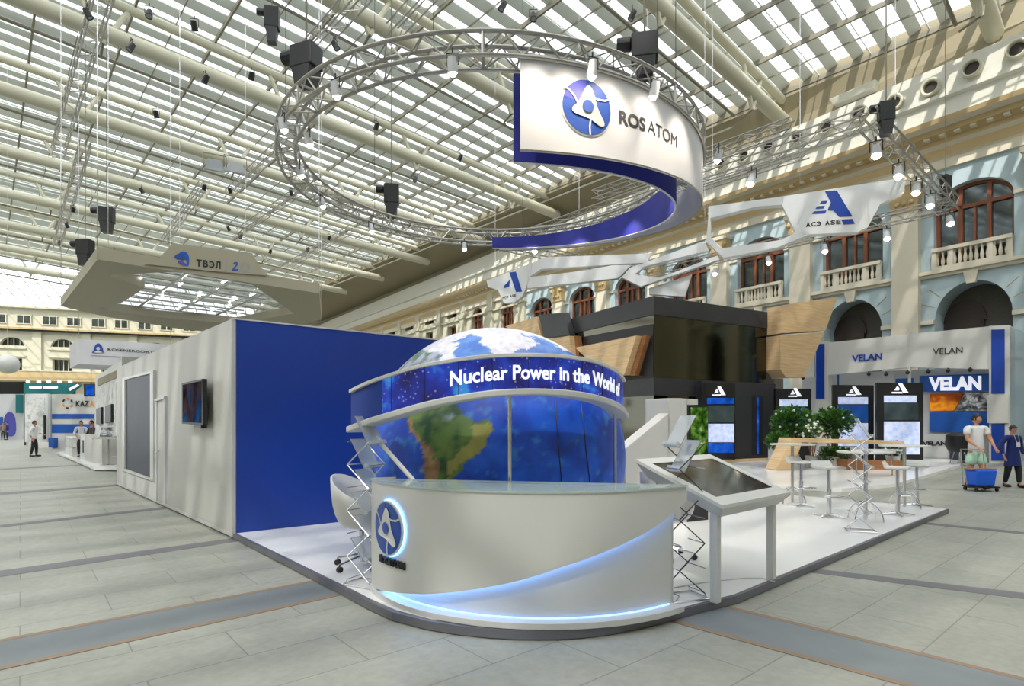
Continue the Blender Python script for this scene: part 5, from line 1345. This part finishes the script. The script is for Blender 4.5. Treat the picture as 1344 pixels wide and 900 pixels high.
# ================================================================ STANDS ON THE LEFT
# ---- large hanging canopy frame
cA=Vector((-11.1,15.4,0)); cB=Vector((-16.9,21.6,0)); cC=Vector((-6.5,19.4,0)); es_=(cC-cA); et_=(cB-cA); zc_=6.0
cy_=thing('hanging_canopy','large square warm grey hanging canopy with blue violet swirl sign','canopy',cA+ZV*zc_,0)
def cpt(s,t,z): return cA+es_*s/6.1+et_*t/8.5+ZV*z
def rz6(u,v): Y=F*4.4/(HV-v); return Vector(((u-CU)/F*Y,Y,zc_))
out=[rz6(*q) for q in [(127,340),(418,385),(422,419),(322,441),(236,431.5),(142,416),(80,402)]]; out[0]=cA+ZV*zc_; out[1]=cC+ZV*zc_
hole=[rz6(*q) for q in [(142,361),(228,356.5),(330,373),(345,383),(386,411),(310,425),(205,416),(129,405),(160,397),(190,378)]]
mb=MB(); mb.flat(out,0,[hole])
n=len(hole); mb.raw(hole+[p+ZV*.3 for p in hole],[(i,(i+1)%n,n+(i+1)%n,n+i) for i in range(n)])
mb.build('underside','tan',cy_,world=True)
mb=MB()
for i in range(7):
    a=out[i]; b=out[(i+1)%7]; mb.raw([a,b,b+ZV*.33,a+ZV*.33],[(0,1,2,3)])
mb.build('side_band','tan',cy_,world=True)
cv=VPl(cA,cC)
mb=MB(); cv.quad(mb,[(190,347),(206,342),(226,319.5),(330,332.5),(340,349),(352,362),(300,358)],.04,.01); mb.build('sign_board','tan',cy_,world=True)
def cfn(u,v,r): 
    A=cv.px(u,v)+cv.n*.06; X=cv.px(u+r,v)-cv.px(u,v); Y=cv.px(u,v-r)-cv.px(u,v); return lambda x,y,o:A+X*x+Y*y+cv.n*o
f=cfn(238,340,9.5); mb=MB()
gfx(mb,f,smooth_poly([(-.2,.95),(.6,.9),(1,.2),(.95,-.9),(.7,-.95),(.6,-.2),(.25,.1),(-.1,.5)],4),0,0)
gfx(mb,f,smooth_poly([(-1,.3),(-.3,.75),(.35,.35),(.2,-.2),(-.3,.0),(-.6,-.1)],4),.01,1)
gfx(mb,f,smooth_poly([(-.55,-.3),(.1,-.35),(.7,-.95),(.2,-.95),(-.3,-.7)],4),.01,2); mb.build('swirl_mark',['royal','navyl','violet'],cy_,world=True)
mb=MB(); vp_word(mb,cv,'TB\u042dЛ',257,349.5,289,353,9,.06,.05); mb.build('lettering','ink',cy_,world=True)
mb=MB(); cv.quad(mb,[(296,341),(296.8,341),(296.8,357),(296,357)],.005,.055); mb.build('divider_line','grey',cy_,world=True)
mb=MB(); f=cfn(308,350,6); gfx(mb,f,[(-.5,.6),(-.1,1),(.5,.9),(.6,.4),(-.2,-.6),(.7,-.6),(.7,-.95),(-.7,-.95),(-.6,-.6),(.2,.4),(.1,.6),(-.2,.5)],0,0)
f=cfn(321,351.5,6); ribbon(mb,f,[(math.cos(a)*.9,math.sin(a)*.9) for a in [i*2*PI/20 for i in range(21)]],.16,0,1); mb.build('anniversary_mark',['royal','grey'],cy_,world=True)
mb=MB(); mb.flat([p+ZV*.34 for p in out]); 
for i in range(9):
    t=.8+i*.95; mb.tube(cpt(.4,t,zc_+.31),cpt(5.8,t,zc_+.31),.03,5,1)
for i in range(4):
    s=1.0+i*1.4; mb.tube(cpt(s,.4,zc_+.27),cpt(s,8.1,zc_+.27),.04,5,1)
mb.build('inner_ceiling','acry',cy_,world=True) if False else mb.build('inner_ceiling',[M['haze'],M['alu']],cy_,world=True)
for i in range(4):
    for j in range(5):
        s=1.3+i*1.15+(j%2)*.2; t=1.6+j*1.35; mb=MB(); p=cpt(s,t,zc_+.28); mb.tube(p-et_.normalized()*.22,p+et_.normalized()*.22,.03,6); mb.build('tube_lamp','lampc',cy_,world=True)
for p in out: mb=MB(); mb.tube(p,(p.x,p.y,22),.012,4); mb.build('hanging_cable','chrome',cy_,world=True)
# ---- hanging box banner
bv=VPl(uy(103,30.0),uy(221,32.0))
rb=thing('hanging_banner','long white hanging box banner lettered ROSENERGOATOM with blue mark','banner',Vector((*bv.px(140,470).xy,4.7)),0)
q=[bv.px(103,445),bv.px(224,452.5)]; e_=PX(91.5,449.5,32.4)
mb=MB(); bk=Vector((e_.x-q[0].x,e_.y-q[0].y,0)); zb_,zt2=4.72,6.02
P4=[Vector((q[0].x,q[0].y,zb_)),Vector((q[1].x,q[1].y,zb_)),Vector((q[1].x,q[1].y,zb_))+bk,Vector((q[0].x,q[0].y,zb_))+bk]
mb.prism(P4,ZV*(zt2-zb_)); mb.build('fabric_box','banner',rb,world=True)
def bfn(vp,u,v,r,off=.03):
    A=vp.px(u,v)+vp.n*off; X=vp.px(u+r,v)-vp.px(u,v); Y=vp.px(u,v-r)-vp.px(u,v); return lambda x,y,o:A+X*x+Y*y+vp.n*o
f=bfn(bv,129,458,8); mb=MB(); gfx(mb,f,smooth_poly([(0,.95),(.6,.5),(.85,-.35),(.95,-.6),(-.95,-.6),(-.8,-.3),(-.55,.5)],4),0,0); disc(mb,f,.30,.03,1,16,1,0,.05); 
gfx(mb,f,[(-.75,-.55),(-.2,-.3),(.2,-.3),(.75,-.55),(.2,-.62),(-.2,-.62)],.02,1); mb.build('blue_mark',['navyl','white'],rb,world=True)
mb=MB(); vp_text(mb,bv,'ROSENERGOATOM',141.5,460,214,464.5,3.4,.03,.01); mb.build('lettering','ink',rb,world=True)
mb=MB(); bv.quad(mb,[(119,466),(185,469.2),(185,469.9),(119,466.8)],.005,.02); mb.build('small_print_line','grey',rb,world=True)
for i in (0,1): p=P4[i]+ZV*(zt2-zb_); mb=MB(); mb.tube(p,(p.x,p.y,22.3),.015,4); mb.build('hanging_cable','chrome',rb,world=True)
mb=MB(); bl=PX(10,478,34); mb.ball(bl,(.58,.58,.56),24,14); mb.tube(bl+ZV*.55,(bl.x,bl.y,22.6),.012,4); tag(mb.build('balloon','white',smooth=True,origin=bl-ZV*.56),'white round balloon hanging at the far left edge','balloon')
# ---- white stand behind the booth
wv=VPl(uy(160,21.6),uy(125,29.7))
ws=thing('exhibition_stand','white stand with mural wall and two screens beyond the long booth','exhibition stand',Vector((*wv.px(140,600).xy,0)),0)
def wq(nm,m_,pts,th,off=0): mb=MB(); wv.quad(mb,pts,th,off); return mb.build(nm,m_,ws,world=True)
def gz_(vp,u,z): p=vp.px(u,600); return Vector((p.x,p.y,z))
mb=MB(); mb.prism([gz_(wv,160,.13),gz_(wv,125,.13),wv.px(125,494.5),wv.px(160,471.5)],-wv.n*.4); mb.build('wall','offw',ws,world=True)
a,b=gz_(wv,160,.13),gz_(wv,160,3.9); mb=MB(); mb.obox(a,D2*3.2,D1*.1,ZV*4.0); mb.build('wall','offw',ws,world=True)
wq('dark_slot','soffit',[(128.5,497.5),(154,486),(154,495.5),(128.5,507)],.03)
mm=wq('mural','mural',[(127,510),(156,499),(156,598),(127,588)],.02)
wq('screen','black',[(130,536),(136.5,534),(136.5,556),(130,556.5)],.1,.02); wq('screen','black',[(142,533),(150,530),(150,554),(142,555)],.1,.02)
pts=[GZ(75,596.5),GZ(100,606.5),GZ(125,618),GZ(163,618.5),GZ(163,618.5)+D2*3.0,GZ(163,618.5)+D2*3+D1*9,GZ(75,596.5)+D2*2]
mb=MB(); mb.prism([Vector((p.x,p.y,.0)) for p in pts],ZV*.05,1); mb.prism([p+ZV*.05+(Vector((-14,26,0))-p).normalized()*-.06 for p in pts],ZV*.08,0); pf=mb.build('platform',['whiteg','edge'],origin=GZ(125,610)); tag(pf,'low white platform of the far left counter stand','platform')
kv2=VPl(uy(98,23.6),uy(131,21.2))
fc=thing('reception_counter','white boxy counter with small dark screen at far left stand','counter',Vector((*kv2.px(115,600).xy,.13)),0)
def kz2(u,z): p=kv2.px(u,600); return Vector((p.x,p.y,z))
mb=MB(); mb.prism([kz2(112,.13),kz2(134,.13),kz2(134,1.15),kz2(112,1.15)],-kv2.n*.6); mb.build('front_cabinet','offw',fc,world=True)
k3=VPl(kz2(112,0),kz2(112,0)+D1*4.5); mb=MB(); mb.obox(kz2(112,.13),D1*1.6,D2*.5,ZV*1.0); mb.build('side_cabinet','white',fc,world=True)
mb=MB(); p=kz2(112,.45)+D1*.5; mb.obox(p,D1*.5,-D2*.02,ZV*.5); mb.build('side_screen','black',fc,world=True)
mb=MB(); mb.obox(kz2(112,1.13)-D2*.03,D1*1.65,D2*.56,ZV*.03); mb.build('worktop','white',fc,world=True)
dc=thing('display_case','low white glazed display case beyond the far white counter','display case',kz2(112,.13)+D1*4.6,TH)
mb=MB(); mb.box(0,.5,0,3.0,0,.35); mb.build('base_cabinet','white',dc,bev=.01)
mb=MB(); mb.box(0,.5,0,3.0,.80,.86); 
mb.build('top','white',dc,bev=.006)
for y in (0,1.5,2.96):
    for x in (0,.46): mb=MB(); mb.box(x,x+.04,y,y+.04,.35,.8); mb.build('post','white',dc)
mb=MB(); mb.box(.01,.02,.04,2.96,.35,.8); mb.build('glass_front','tglass',dc)
pt=GZ(141.5,610,.13); tb=thing('display_table','white table on one post with sloping framed panels, beyond the booth','table',pt,TH)
mb=MB(); mb.tube((0,0,0),(0,0,.95),.05,12); mb.tube((0,0,.3),(.25,.1,.3),.02,6); mb.lathe([(0,.02),(.25,.02),(.25,0),(0,0)],20); mb.build('post','chrome',tb,smooth=True)
mb=MB(); mb.box(-.5,1.6,-.3,.35,.93,.97); mb.build('table_top','white',tb)
for i in range(3):
    mb=MB(); x=-.35+i*.62; mb.obox((x,-.25,.98),Vector((.5,0,0)),Vector((.12,.45,.38)),Vector((0,-.02,.02))); pn_=mb.build('sloping_panel','white',tb)
    mb=MB(); mb.obox((x+.08,-.255,1.03),Vector((.36,0,0)),Vector((.09,.35,.30)),Vector((0,-.02,.02))); mb.build('picture','scr_gear',pn_)
# ---- far stand with KAZA
def far_stand(label,name='exhibition_stand'): return label
kp=VPl(uy(60,37.5),uy(130,37.5))
ka=thing('exhibition_stand','distant white stand with two blue stripes lettered KAZ','exhibition stand',Vector((*kp.px(95,588).xy,0)),0)
def kq(o,nm,m_,pts,th,off=0,vp=kp): mb=MB(); vp.quad(mb,pts,th,off); return mb.build(nm,m_,o,world=True)
kq(ka,'wall','white',[(68,517),(128,517),(128,588.2),(68,588.2)],-.4)
kq(ka,'blue_stripe','royal',[(68.5,543),(124,543),(124,549.5),(68.5,549.5)],.03); kq(ka,'blue_stripe','royal',[(68.5,556.5),(124,556.5),(124,568),(68.5,568)],.03); kq(ka,'blue_cabinet','royal',[(68.5,574),(76,574),(76,587),(68.5,587)],.3)
mb=MB(); vp_text(mb,kp,'KAZ',100,533,117.5,533,7.2,.03,.03); mb.build('lettering','ink',ka,world=True)
mb=MB(); vp_text(mb,kp,'A',118,533,124,533,7.2,.03,.03); mb.build('lettering','orange',ka,world=True)
mb=MB(); f=bfn(kp,89,529,6.5)
for i in range(6): ribbon(mb,f,[(math.cos(a)*.95,math.sin(a)*.95) for a in [i*PI/3+.15+k*.15 for k in range(5)]],.16,0,i%2)
mb.build('dashed_ring_mark',['ink','orange'],ka,world=True)
kq(ka,'white_display','fabric',[(36,517),(66,517),(66,580),(36,580)],-.5,.2)
kq(ka,'display_niche','mural',[(40,522),(62,522),(62,576),(40,576)],.04,.2); kq(ka,'dark_post','black',[(63.5,545),(65.5,545),(65.5,576),(63.5,576)],.1,.3)
tl=thing('overhead_banner','distant teal overhead banner with white words, above the white display','banner',Vector((*uy(60,41),4.0)),0)
tvv=VPl(uy(30,41),uy(110,41))
kq(tl,'fabric','teal',[(34,502.5),(106,502.5),(108,506),(95,516.5),(34,516.5)],.2,0,tvv)
kq(tl,'word_bar','letter',[(42,507),(58,507),(58,510),(42,510)],.02,.21,tvv); kq(tl,'word_bar','letter',[(60,507),(79,507),(79,510),(60,510)],.02,.21,tvv); kq(tl,'white_arrow','letter',[(93,510),(105,504),(107,506),(95,513)],.02,.21,tvv)
for u in (40,54,67,81,95):
    kq(tl,'lamp','lampc',[(u-1,500),(u+1,500),(u+1,502),(u-1,502)],.2,.1,tvv)
for u in (36,104): mb=MB(); p=tvv.px(u,516); mb.tube((p.x,p.y,0),(p.x,p.y,p.z),.06,6); mb.build('support_post','white',tl,world=True)
bk2=thing('overhead_banner','distant black overhead banner at the far left edge','banner',Vector((*uy(10,43),4.0)),0)
bvv=VPl(uy(-30,43),uy(34,43)); kq(bk2,'fabric','black',[(-30,501),(33.5,501),(33.5,516.5),(-30,516.5)],.2,0,bvv)
for u in (-20,33): mb=MB(); p=bvv.px(u,516); mb.tube((p.x,p.y,0),(p.x,p.y,p.z),.06,6); mb.build('support_post','black',bk2,world=True)
le=thing('exhibition_stand','distant pale blue stand with arched doorway picture at far left','exhibition stand',Vector((*uy(10,60),0)),0)
lvv=VPl(uy(-30,60),uy(34,60)); kq(le,'wall','lgrey',[(-30,517),(30,517),(30,576.1),(-30,576.1)],-.3,0,lvv); kq(le,'arch_picture','violet',smooth_poly([(6,570),(6,548),(13,540),(20,548),(20,570)],3),.04,0,lvv); kq(le,'green_column','teal',[(27,518),(32,518),(32,542),(27,542)],.5,.1,lvv); kq(le,'blue_band','royal',[(-30,547),(4,547),(4,566),(-30,566)],.04,0,lvv)
bs=thing('video_wall','distant glowing blue video screen beside the white stand corner','screen',Vector((*uy(118,34),3.0)),0)
bsv=VPl(uy(100,34),uy(130,34)); kq(bs,'cabinet','black',[(110,504),(126,504),(126,520),(110,520)],-.2,0,bsv); kq(bs,'screen','scr_blue',[(113,505),(124,505),(124,518.5),(113,518.5)],.02,.005,bsv)
p=bsv.px(118,504); mb=MB(); mb.tube((p.x,p.y+.1,p.z),(p.x,p.y+.1,22.5),.012,5); mb.build('hanging_cable','black',bs,world=True)
# ================================================================ RIGGING
def RPX(u,v,z): Y=F*(z-EYE)/(HV-v); return Vector(((u-CU)/F*Y,Y,z))
def box_truss(p,q,label,s=.40,r=.028,group='straight lighting trusses under the roof',cat='truss'):
    p=Vector(p); q=Vector(q); d=(q-p); L=d.length; d.normalize(); sd=d.cross(ZV).normalized()
    t=thing('lighting_truss',label,cat,p,0,group); c=[]
    o=[sd*s/2,-sd*s/2,sd*s/2+ZV*s,-sd*s/2+ZV*s]
    for i in range(4): mb=MB(); mb.tube(p+o[i],q+o[i],r,6); mb.build('chord','alu',t,world=True,smooth=True)
    mb=MB(); N=max(2,int(L/s/1.1))
    for i in range(N):
        a=p+d*(L*i/N); b=p+d*(L*(i+1)/N); f=i%2
        for (x,y) in ((0,1),(2,3),(0,2),(1,3)):
            mb.tube(a+o[x if f else y],b+o[y if f else x],r*.45,4,cap=False)
    mb.build('lacing','alu',t,world=True); return t
zT=17.2
TG='far hanging trusses'
box_truss(RPX(138,-6,zT),RPX(76,205,zT),'straight truss running away at the photograph\'s top left',.55,.035,None)
box_truss(RPX(112,196,zT),RPX(74,328,zT),'straight truss below the top left one, ending above the grey canopy',.5,.035,None)
box_truss(RPX(480,-5,zT),RPX(392,90,zT),'straight truss meeting the ring truss at its top left',.55,.035,None)
box_truss(RPX(567,-5,zT),RPX(515,50,zT),'straight truss above the top of the ring truss',.5,.03,None)
box_truss(RPX(372,192,zT),RPX(300,259,zT),'straight truss left of the ring beside two grey floodlights',.45,.03,None)
box_truss(RPX(400,250,zT),RPX(314,308,zT),'straight truss below the ring\'s left bend',.45,.03,None)
box_truss(RPX(266,248,zT),RPX(215,320,zT),'straight truss above the grey canopy sign',.45,.03,None)
box_truss(RPX(460,305,zT),RPX(380,350,zT),'distant truss right of the grey canopy',.45,.03,None)
zR=9.2
a_=RPX(1138,166,zR); b_=RPX(1249,276,zR)
box_truss(a_,b_,'near lighting truss sloping down toward the right window, carrying white floods',.42,.03,None)
box_truss(b_,b_+D1*13,'truss running off behind the hanging A sign from the right corner',.40,.026,None)
box_truss(a_,a_+D1*14,'truss running off behind the curved banner toward the ring',.40,.026,None)
c_=b_+D1*13; box_truss(a_+D1*14,c_,'far crossing truss closing the rectangular lighting frame',.4,.026,None)
zQ=12.5
for i,(u0,v0,u1,v1) in enumerate([(1040,170,780,262),(1060,205,800,285)]):
    box_truss(RPX(u0,v0,zQ),RPX(u1,v1,zQ),['upper long truss along the right wall cornice','lower long truss along the right wall cornice'][i],.4,.03,None)
# hoists and lamps
def hoist(p,label,w=.30,h=.55,ztop=20.5,group=None):
    t=thing('chain_hoist',label,'hoist',p,random.uniform(-.5,.5),group)
    mb=MB(); mb.box(-w/2,w/2,-w*.35,w*.35,0,h); mb.tube((-w*.5,0,h*.75),(-w*1.05,0,h*.75),w*.26,12); mb.build('motor','black',t,bev=.02)
    mb=MB(); mb.hexa([(-w*.3,-w*.3,-h*.7),(w*.3,-w*.3,-h*.7),(w*.3,w*.3,-h*.7),(-w*.3,w*.3,-h*.7),(-w*.4,-w*.35,0),(w*.4,-w*.35,0),(w*.4,w*.35,0),(-w*.4,w*.35,0)]); mb.build('chain_bag','dark',t)
    mb=MB(); mb.tube((0,0,h),(0,0,max(h+1,RZ(Vector(p).dot(D2))-.2-p.z)),.018,5); mb.build('chain','steeld',t); return t
hoist(RPX(357,38,16),'black chain hoist hanging near the top left of the ring',.5,.75)
hoist(PX(402,92,9.0),'big black chain hoist inside the ring truss upper left bend',.42,.36)
hoist(PX(514,268,13.4),'black chain hoist on the ring truss lower left curve',.34,.45)
hoist(PX(846,80,7.9),'black chain hoist above the curved banner',.36,.34)
hoist(PX(1163,160,a_.y),'black chain hoist at the upper end of the near right truss',.36,.5)
hoist(PX(1241,246,b_.y-.2),'black chain hoist at the lower end of the near right truss',.36,.42)
hoist(PX(112,335,26),'black chain hoist above left corner of the grey canopy',.6,.7)
hoist(PX(140,292,27),'black chain hoist left of the grey canopy sign, higher one',.6,.7)
def can_lamp(p,label,group,size=.3,lit=False,down=.5,az=None,ztop=None):
    t=thing('spotlight',label,'spotlight',p,random.uniform(0,6.28) if az is None else az,group)
    Mx=Matrix.Rotation(down,4,'X')
    mb=MB(); mb.lathe([(0,size*.55),(size*.28,size*.5),(size*.34,0),(size*.36,-size*.5),(size*.30,-size*.5),(size*.28,-size*.35),(0,-size*.35)],14,(0,0,0),0,Mx); mb.build('lamp_body','black' if not lit else 'lgrey',t,smooth=True)
    mb=MB(); mb.path([(-size*.42,0,0),(-size*.42,0,size*.8),(size*.42,0,size*.8),(size*.42,0,0)],size*.05,5); mb.tube((0,0,size*.8),(0,0,size*1.15),size*.06,6); mb.build('yoke','black',t,smooth=True)
    mb=MB(); mb.lathe([(0,-size*.42),(size*.28,-size*.42),(size*.28,-size*.40),(0,-size*.40)],14,(0,0,0),0,Mx); (mb.ball(Mx@Vector((0,0,-size*.5)),size*.26,12,8) if lit else None); mb.build('lens','lamp' if lit else 'grey',t,smooth=True)
    return t
first=None
spots=[(115,18),(172,62),(255,34),(270,104),(268,246),(302,250),(494,166),(604,207),(316,310),(404,327),(432,312),(382,253),(96,275),(88,296),(78,318),(196,18),(330,100),(440,60),(205,150),(186,250),(150,330),(355,330),(300,300),(660,8),(830,20),(700,22),(545,235)]
grp='small dark spotlights under the roof'
for i,(u,v) in enumerate(spots):
    p=RPX(u,v,16.6)
    if first is None: first=can_lamp(p,'small dark spotlight hanging under the glass roof',grp,.34); 
    else: dup(first,p,random.uniform(0,6.28))
for o in [o for o in bpy.data.objects if o.get('group')==grp]: pass
# two grey floodlights
for (u,v,l) in ((282,216,'left one of two boxy grey floodlights under the roof'),(309,219,'right one of two boxy grey floodlights under the roof')):
    t=thing('floodlight',l,'floodlight',RPX(u,v,16.8),.5)
    mb=MB(); mb.hexa([(-.55,-.4,-.5),(.55,-.4,-.5),(.55,.5,-.2),(-.55,.5,-.2),(-.35,-.3,.2),(.35,-.3,.2),(.35,.3,.3),(-.35,.3,.3)]); mb.build('housing','grey',t,bev=.03)
    mb=MB(); mb.path([(-.6,0,-.1),(-.6,0,.6),(.6,0,.6),(.6,0,-.1)],.04,5); mb.build('bracket','steeld',t)
# lit lamps on the ring truss
ringl=[(586,58),(418,100),(362,158),(386,222),(402,180),(404,224),(460,262),(528,286),(620,302),(724,284),(792,70),(886,98),(925,205)]
g2='lit warm lamps clamped to the ring truss'
fl=None
for i,(u,v) in enumerate(ringl):
    h=ZR-SQ-.14-EYE; Y=F*h/(HV-v); x=(u-CU)/F*Y; d=Vector((x-RC.x,Y-RC.y,0)); R0=d.length; rr2=RT+.08 if R0>RT-.15 else RT-SQ-.06; 
    if i in (10,11,12): rr2=RT+.22
    d=d.normalized()*rr2; p=Vector((RC.x+d.x,RC.y+d.y,ZR-SQ-.16)); az=math.atan2(-d.y,-d.x)-PI/2
    if fl is None: fl=can_lamp(p,'lit warm lamp clamped to the circular ring truss',g2,.17,True,.25,az)
    else: dup(fl,p,az)
for i,(u,v) in enumerate([(700,60),(745,66),(800,80),(850,110),(893,150)]):
    a=ang_at(u,RT); p=RPt(a,RT+.42,ZR-.10)
    s_=bpy.data.lights.new('banner_spot','SPOT'); s_.energy=110; s_.spot_size=math.radians(75); s_.spot_blend=.9; s_.color=(1,.86,.68); s_.shadow_soft_size=.06
    so_=bpy.data.objects.new('banner_spot',s_); col.objects.link(so_); so_.location=p
    so_.rotation_euler=(RPt(a,RT,ZR-1.2)-p).to_track_quat('-Z','Y').to_euler()
for a in (PI*.30,PI*.42,PI*.15,-PI*.05):
    p=RPt(a,BR-.45,ZR-.2); s_=bpy.data.lights.new('banner_spot','SPOT'); s_.energy=120; s_.spot_size=math.radians(75); s_.spot_blend=.9; s_.color=(1,.86,.75); s_.shadow_soft_size=.06
    so_=bpy.data.objects.new('banner_spot',s_); col.objects.link(so_); so_.location=p; so_.rotation_euler=(RPt(a,BR,ZR-1.3)-p).to_track_quat('-Z','Y').to_euler()
# white floods on the near right truss frame
g3='lit white floods on the right lighting frame'; fl=None
pts=[a_.lerp(b_,f) for f in (.08,.3,.5,.68,.97)]+[b_+D1*k for k in (2,4.2,6.5,9,11.5)]+[a_+D1*k for k in (3,6,9,12)]
for i,p in enumerate(pts):
    p=p-ZV*.42
    if fl is None: fl=can_lamp(p,'lit white flood lamp hanging from the right rectangular lighting frame',g3,.34,True,.5,2.6)
    else: dup(fl,p,2.6+random.uniform(-.4,.4))
# round parapet lamps
fv=VPl(FP(0,.85,0),FP(10,.85,0)); g4='round recessed lamps along the right parapet'; fl=None
for i,(u,v) in enumerate([(1336,66),(1277,91),(1223,116),(1175,136),(1129,150),(1086,167),(1048,181),(1010,194),(978,206),(948,217)]):
    p=fv.px(u,v)
    if fl is None:
        fl=thing('wall_lamp','round dark lamp set in pale parapet along the right wall','lamp',p,math.atan2(NF.y,NF.x)+PI/2,g4)
        Mx=Matrix.Rotation(PI/2,4,'X')
        mb=MB(); mb.lathe([(.42,.0),(.42,.25),(.36,.28),(.30,.25),(.28,.05)],20,(0,0,0),0,Mx); mb.build('rim','steel',fl,smooth=True)
        mb=MB(); mb.lathe([(0,.1),(.30,.1),(.30,.06),(0,.06)],20,(0,0,0),0,Mx); mb.build('lens','shut',fl,smooth=True)
    else: dup(fl,p)

# long lamp box and light lines under the soffit
def sof(u,v,dz=-.1):
    k=(u-CU)/F; # point on the sloping soffit: search along the ray
    Y=20.0
    for _ in range(400):
        p=Vector((k*Y,Y,EYE+(HV-v)/F*Y)); a=p.dot(D2)
        q=(p/SC-F0).dot(NF)      # unscaled distance from the facade
        if q<3.2 and q>-.5 and p.z>=S(13.95)+ (q-.2)*.4: return p+ZV*dz
        Y+=.05
    return p
p=sof(1122,118); t=thing('ceiling_lamp','long pale box lamp under the soffit near the top right','lamp',p,math.atan2(DF.y,DF.x))
mb=MB(); mb.hexa([(-1.0,-.25,-.35),(1.0,-.25,-.35),(1.0,.25,-.35),(-1.0,.25,-.35),(-1.15,-.4,0),(1.15,-.4,0),(1.15,.4,0),(-1.15,.4,0)]); mb.build('housing','gutter',t,bev=.02)
mb=MB(); mb.box(-.95,.95,-.2,.2,-.37,-.35); mb.build('diffuser','white',t)
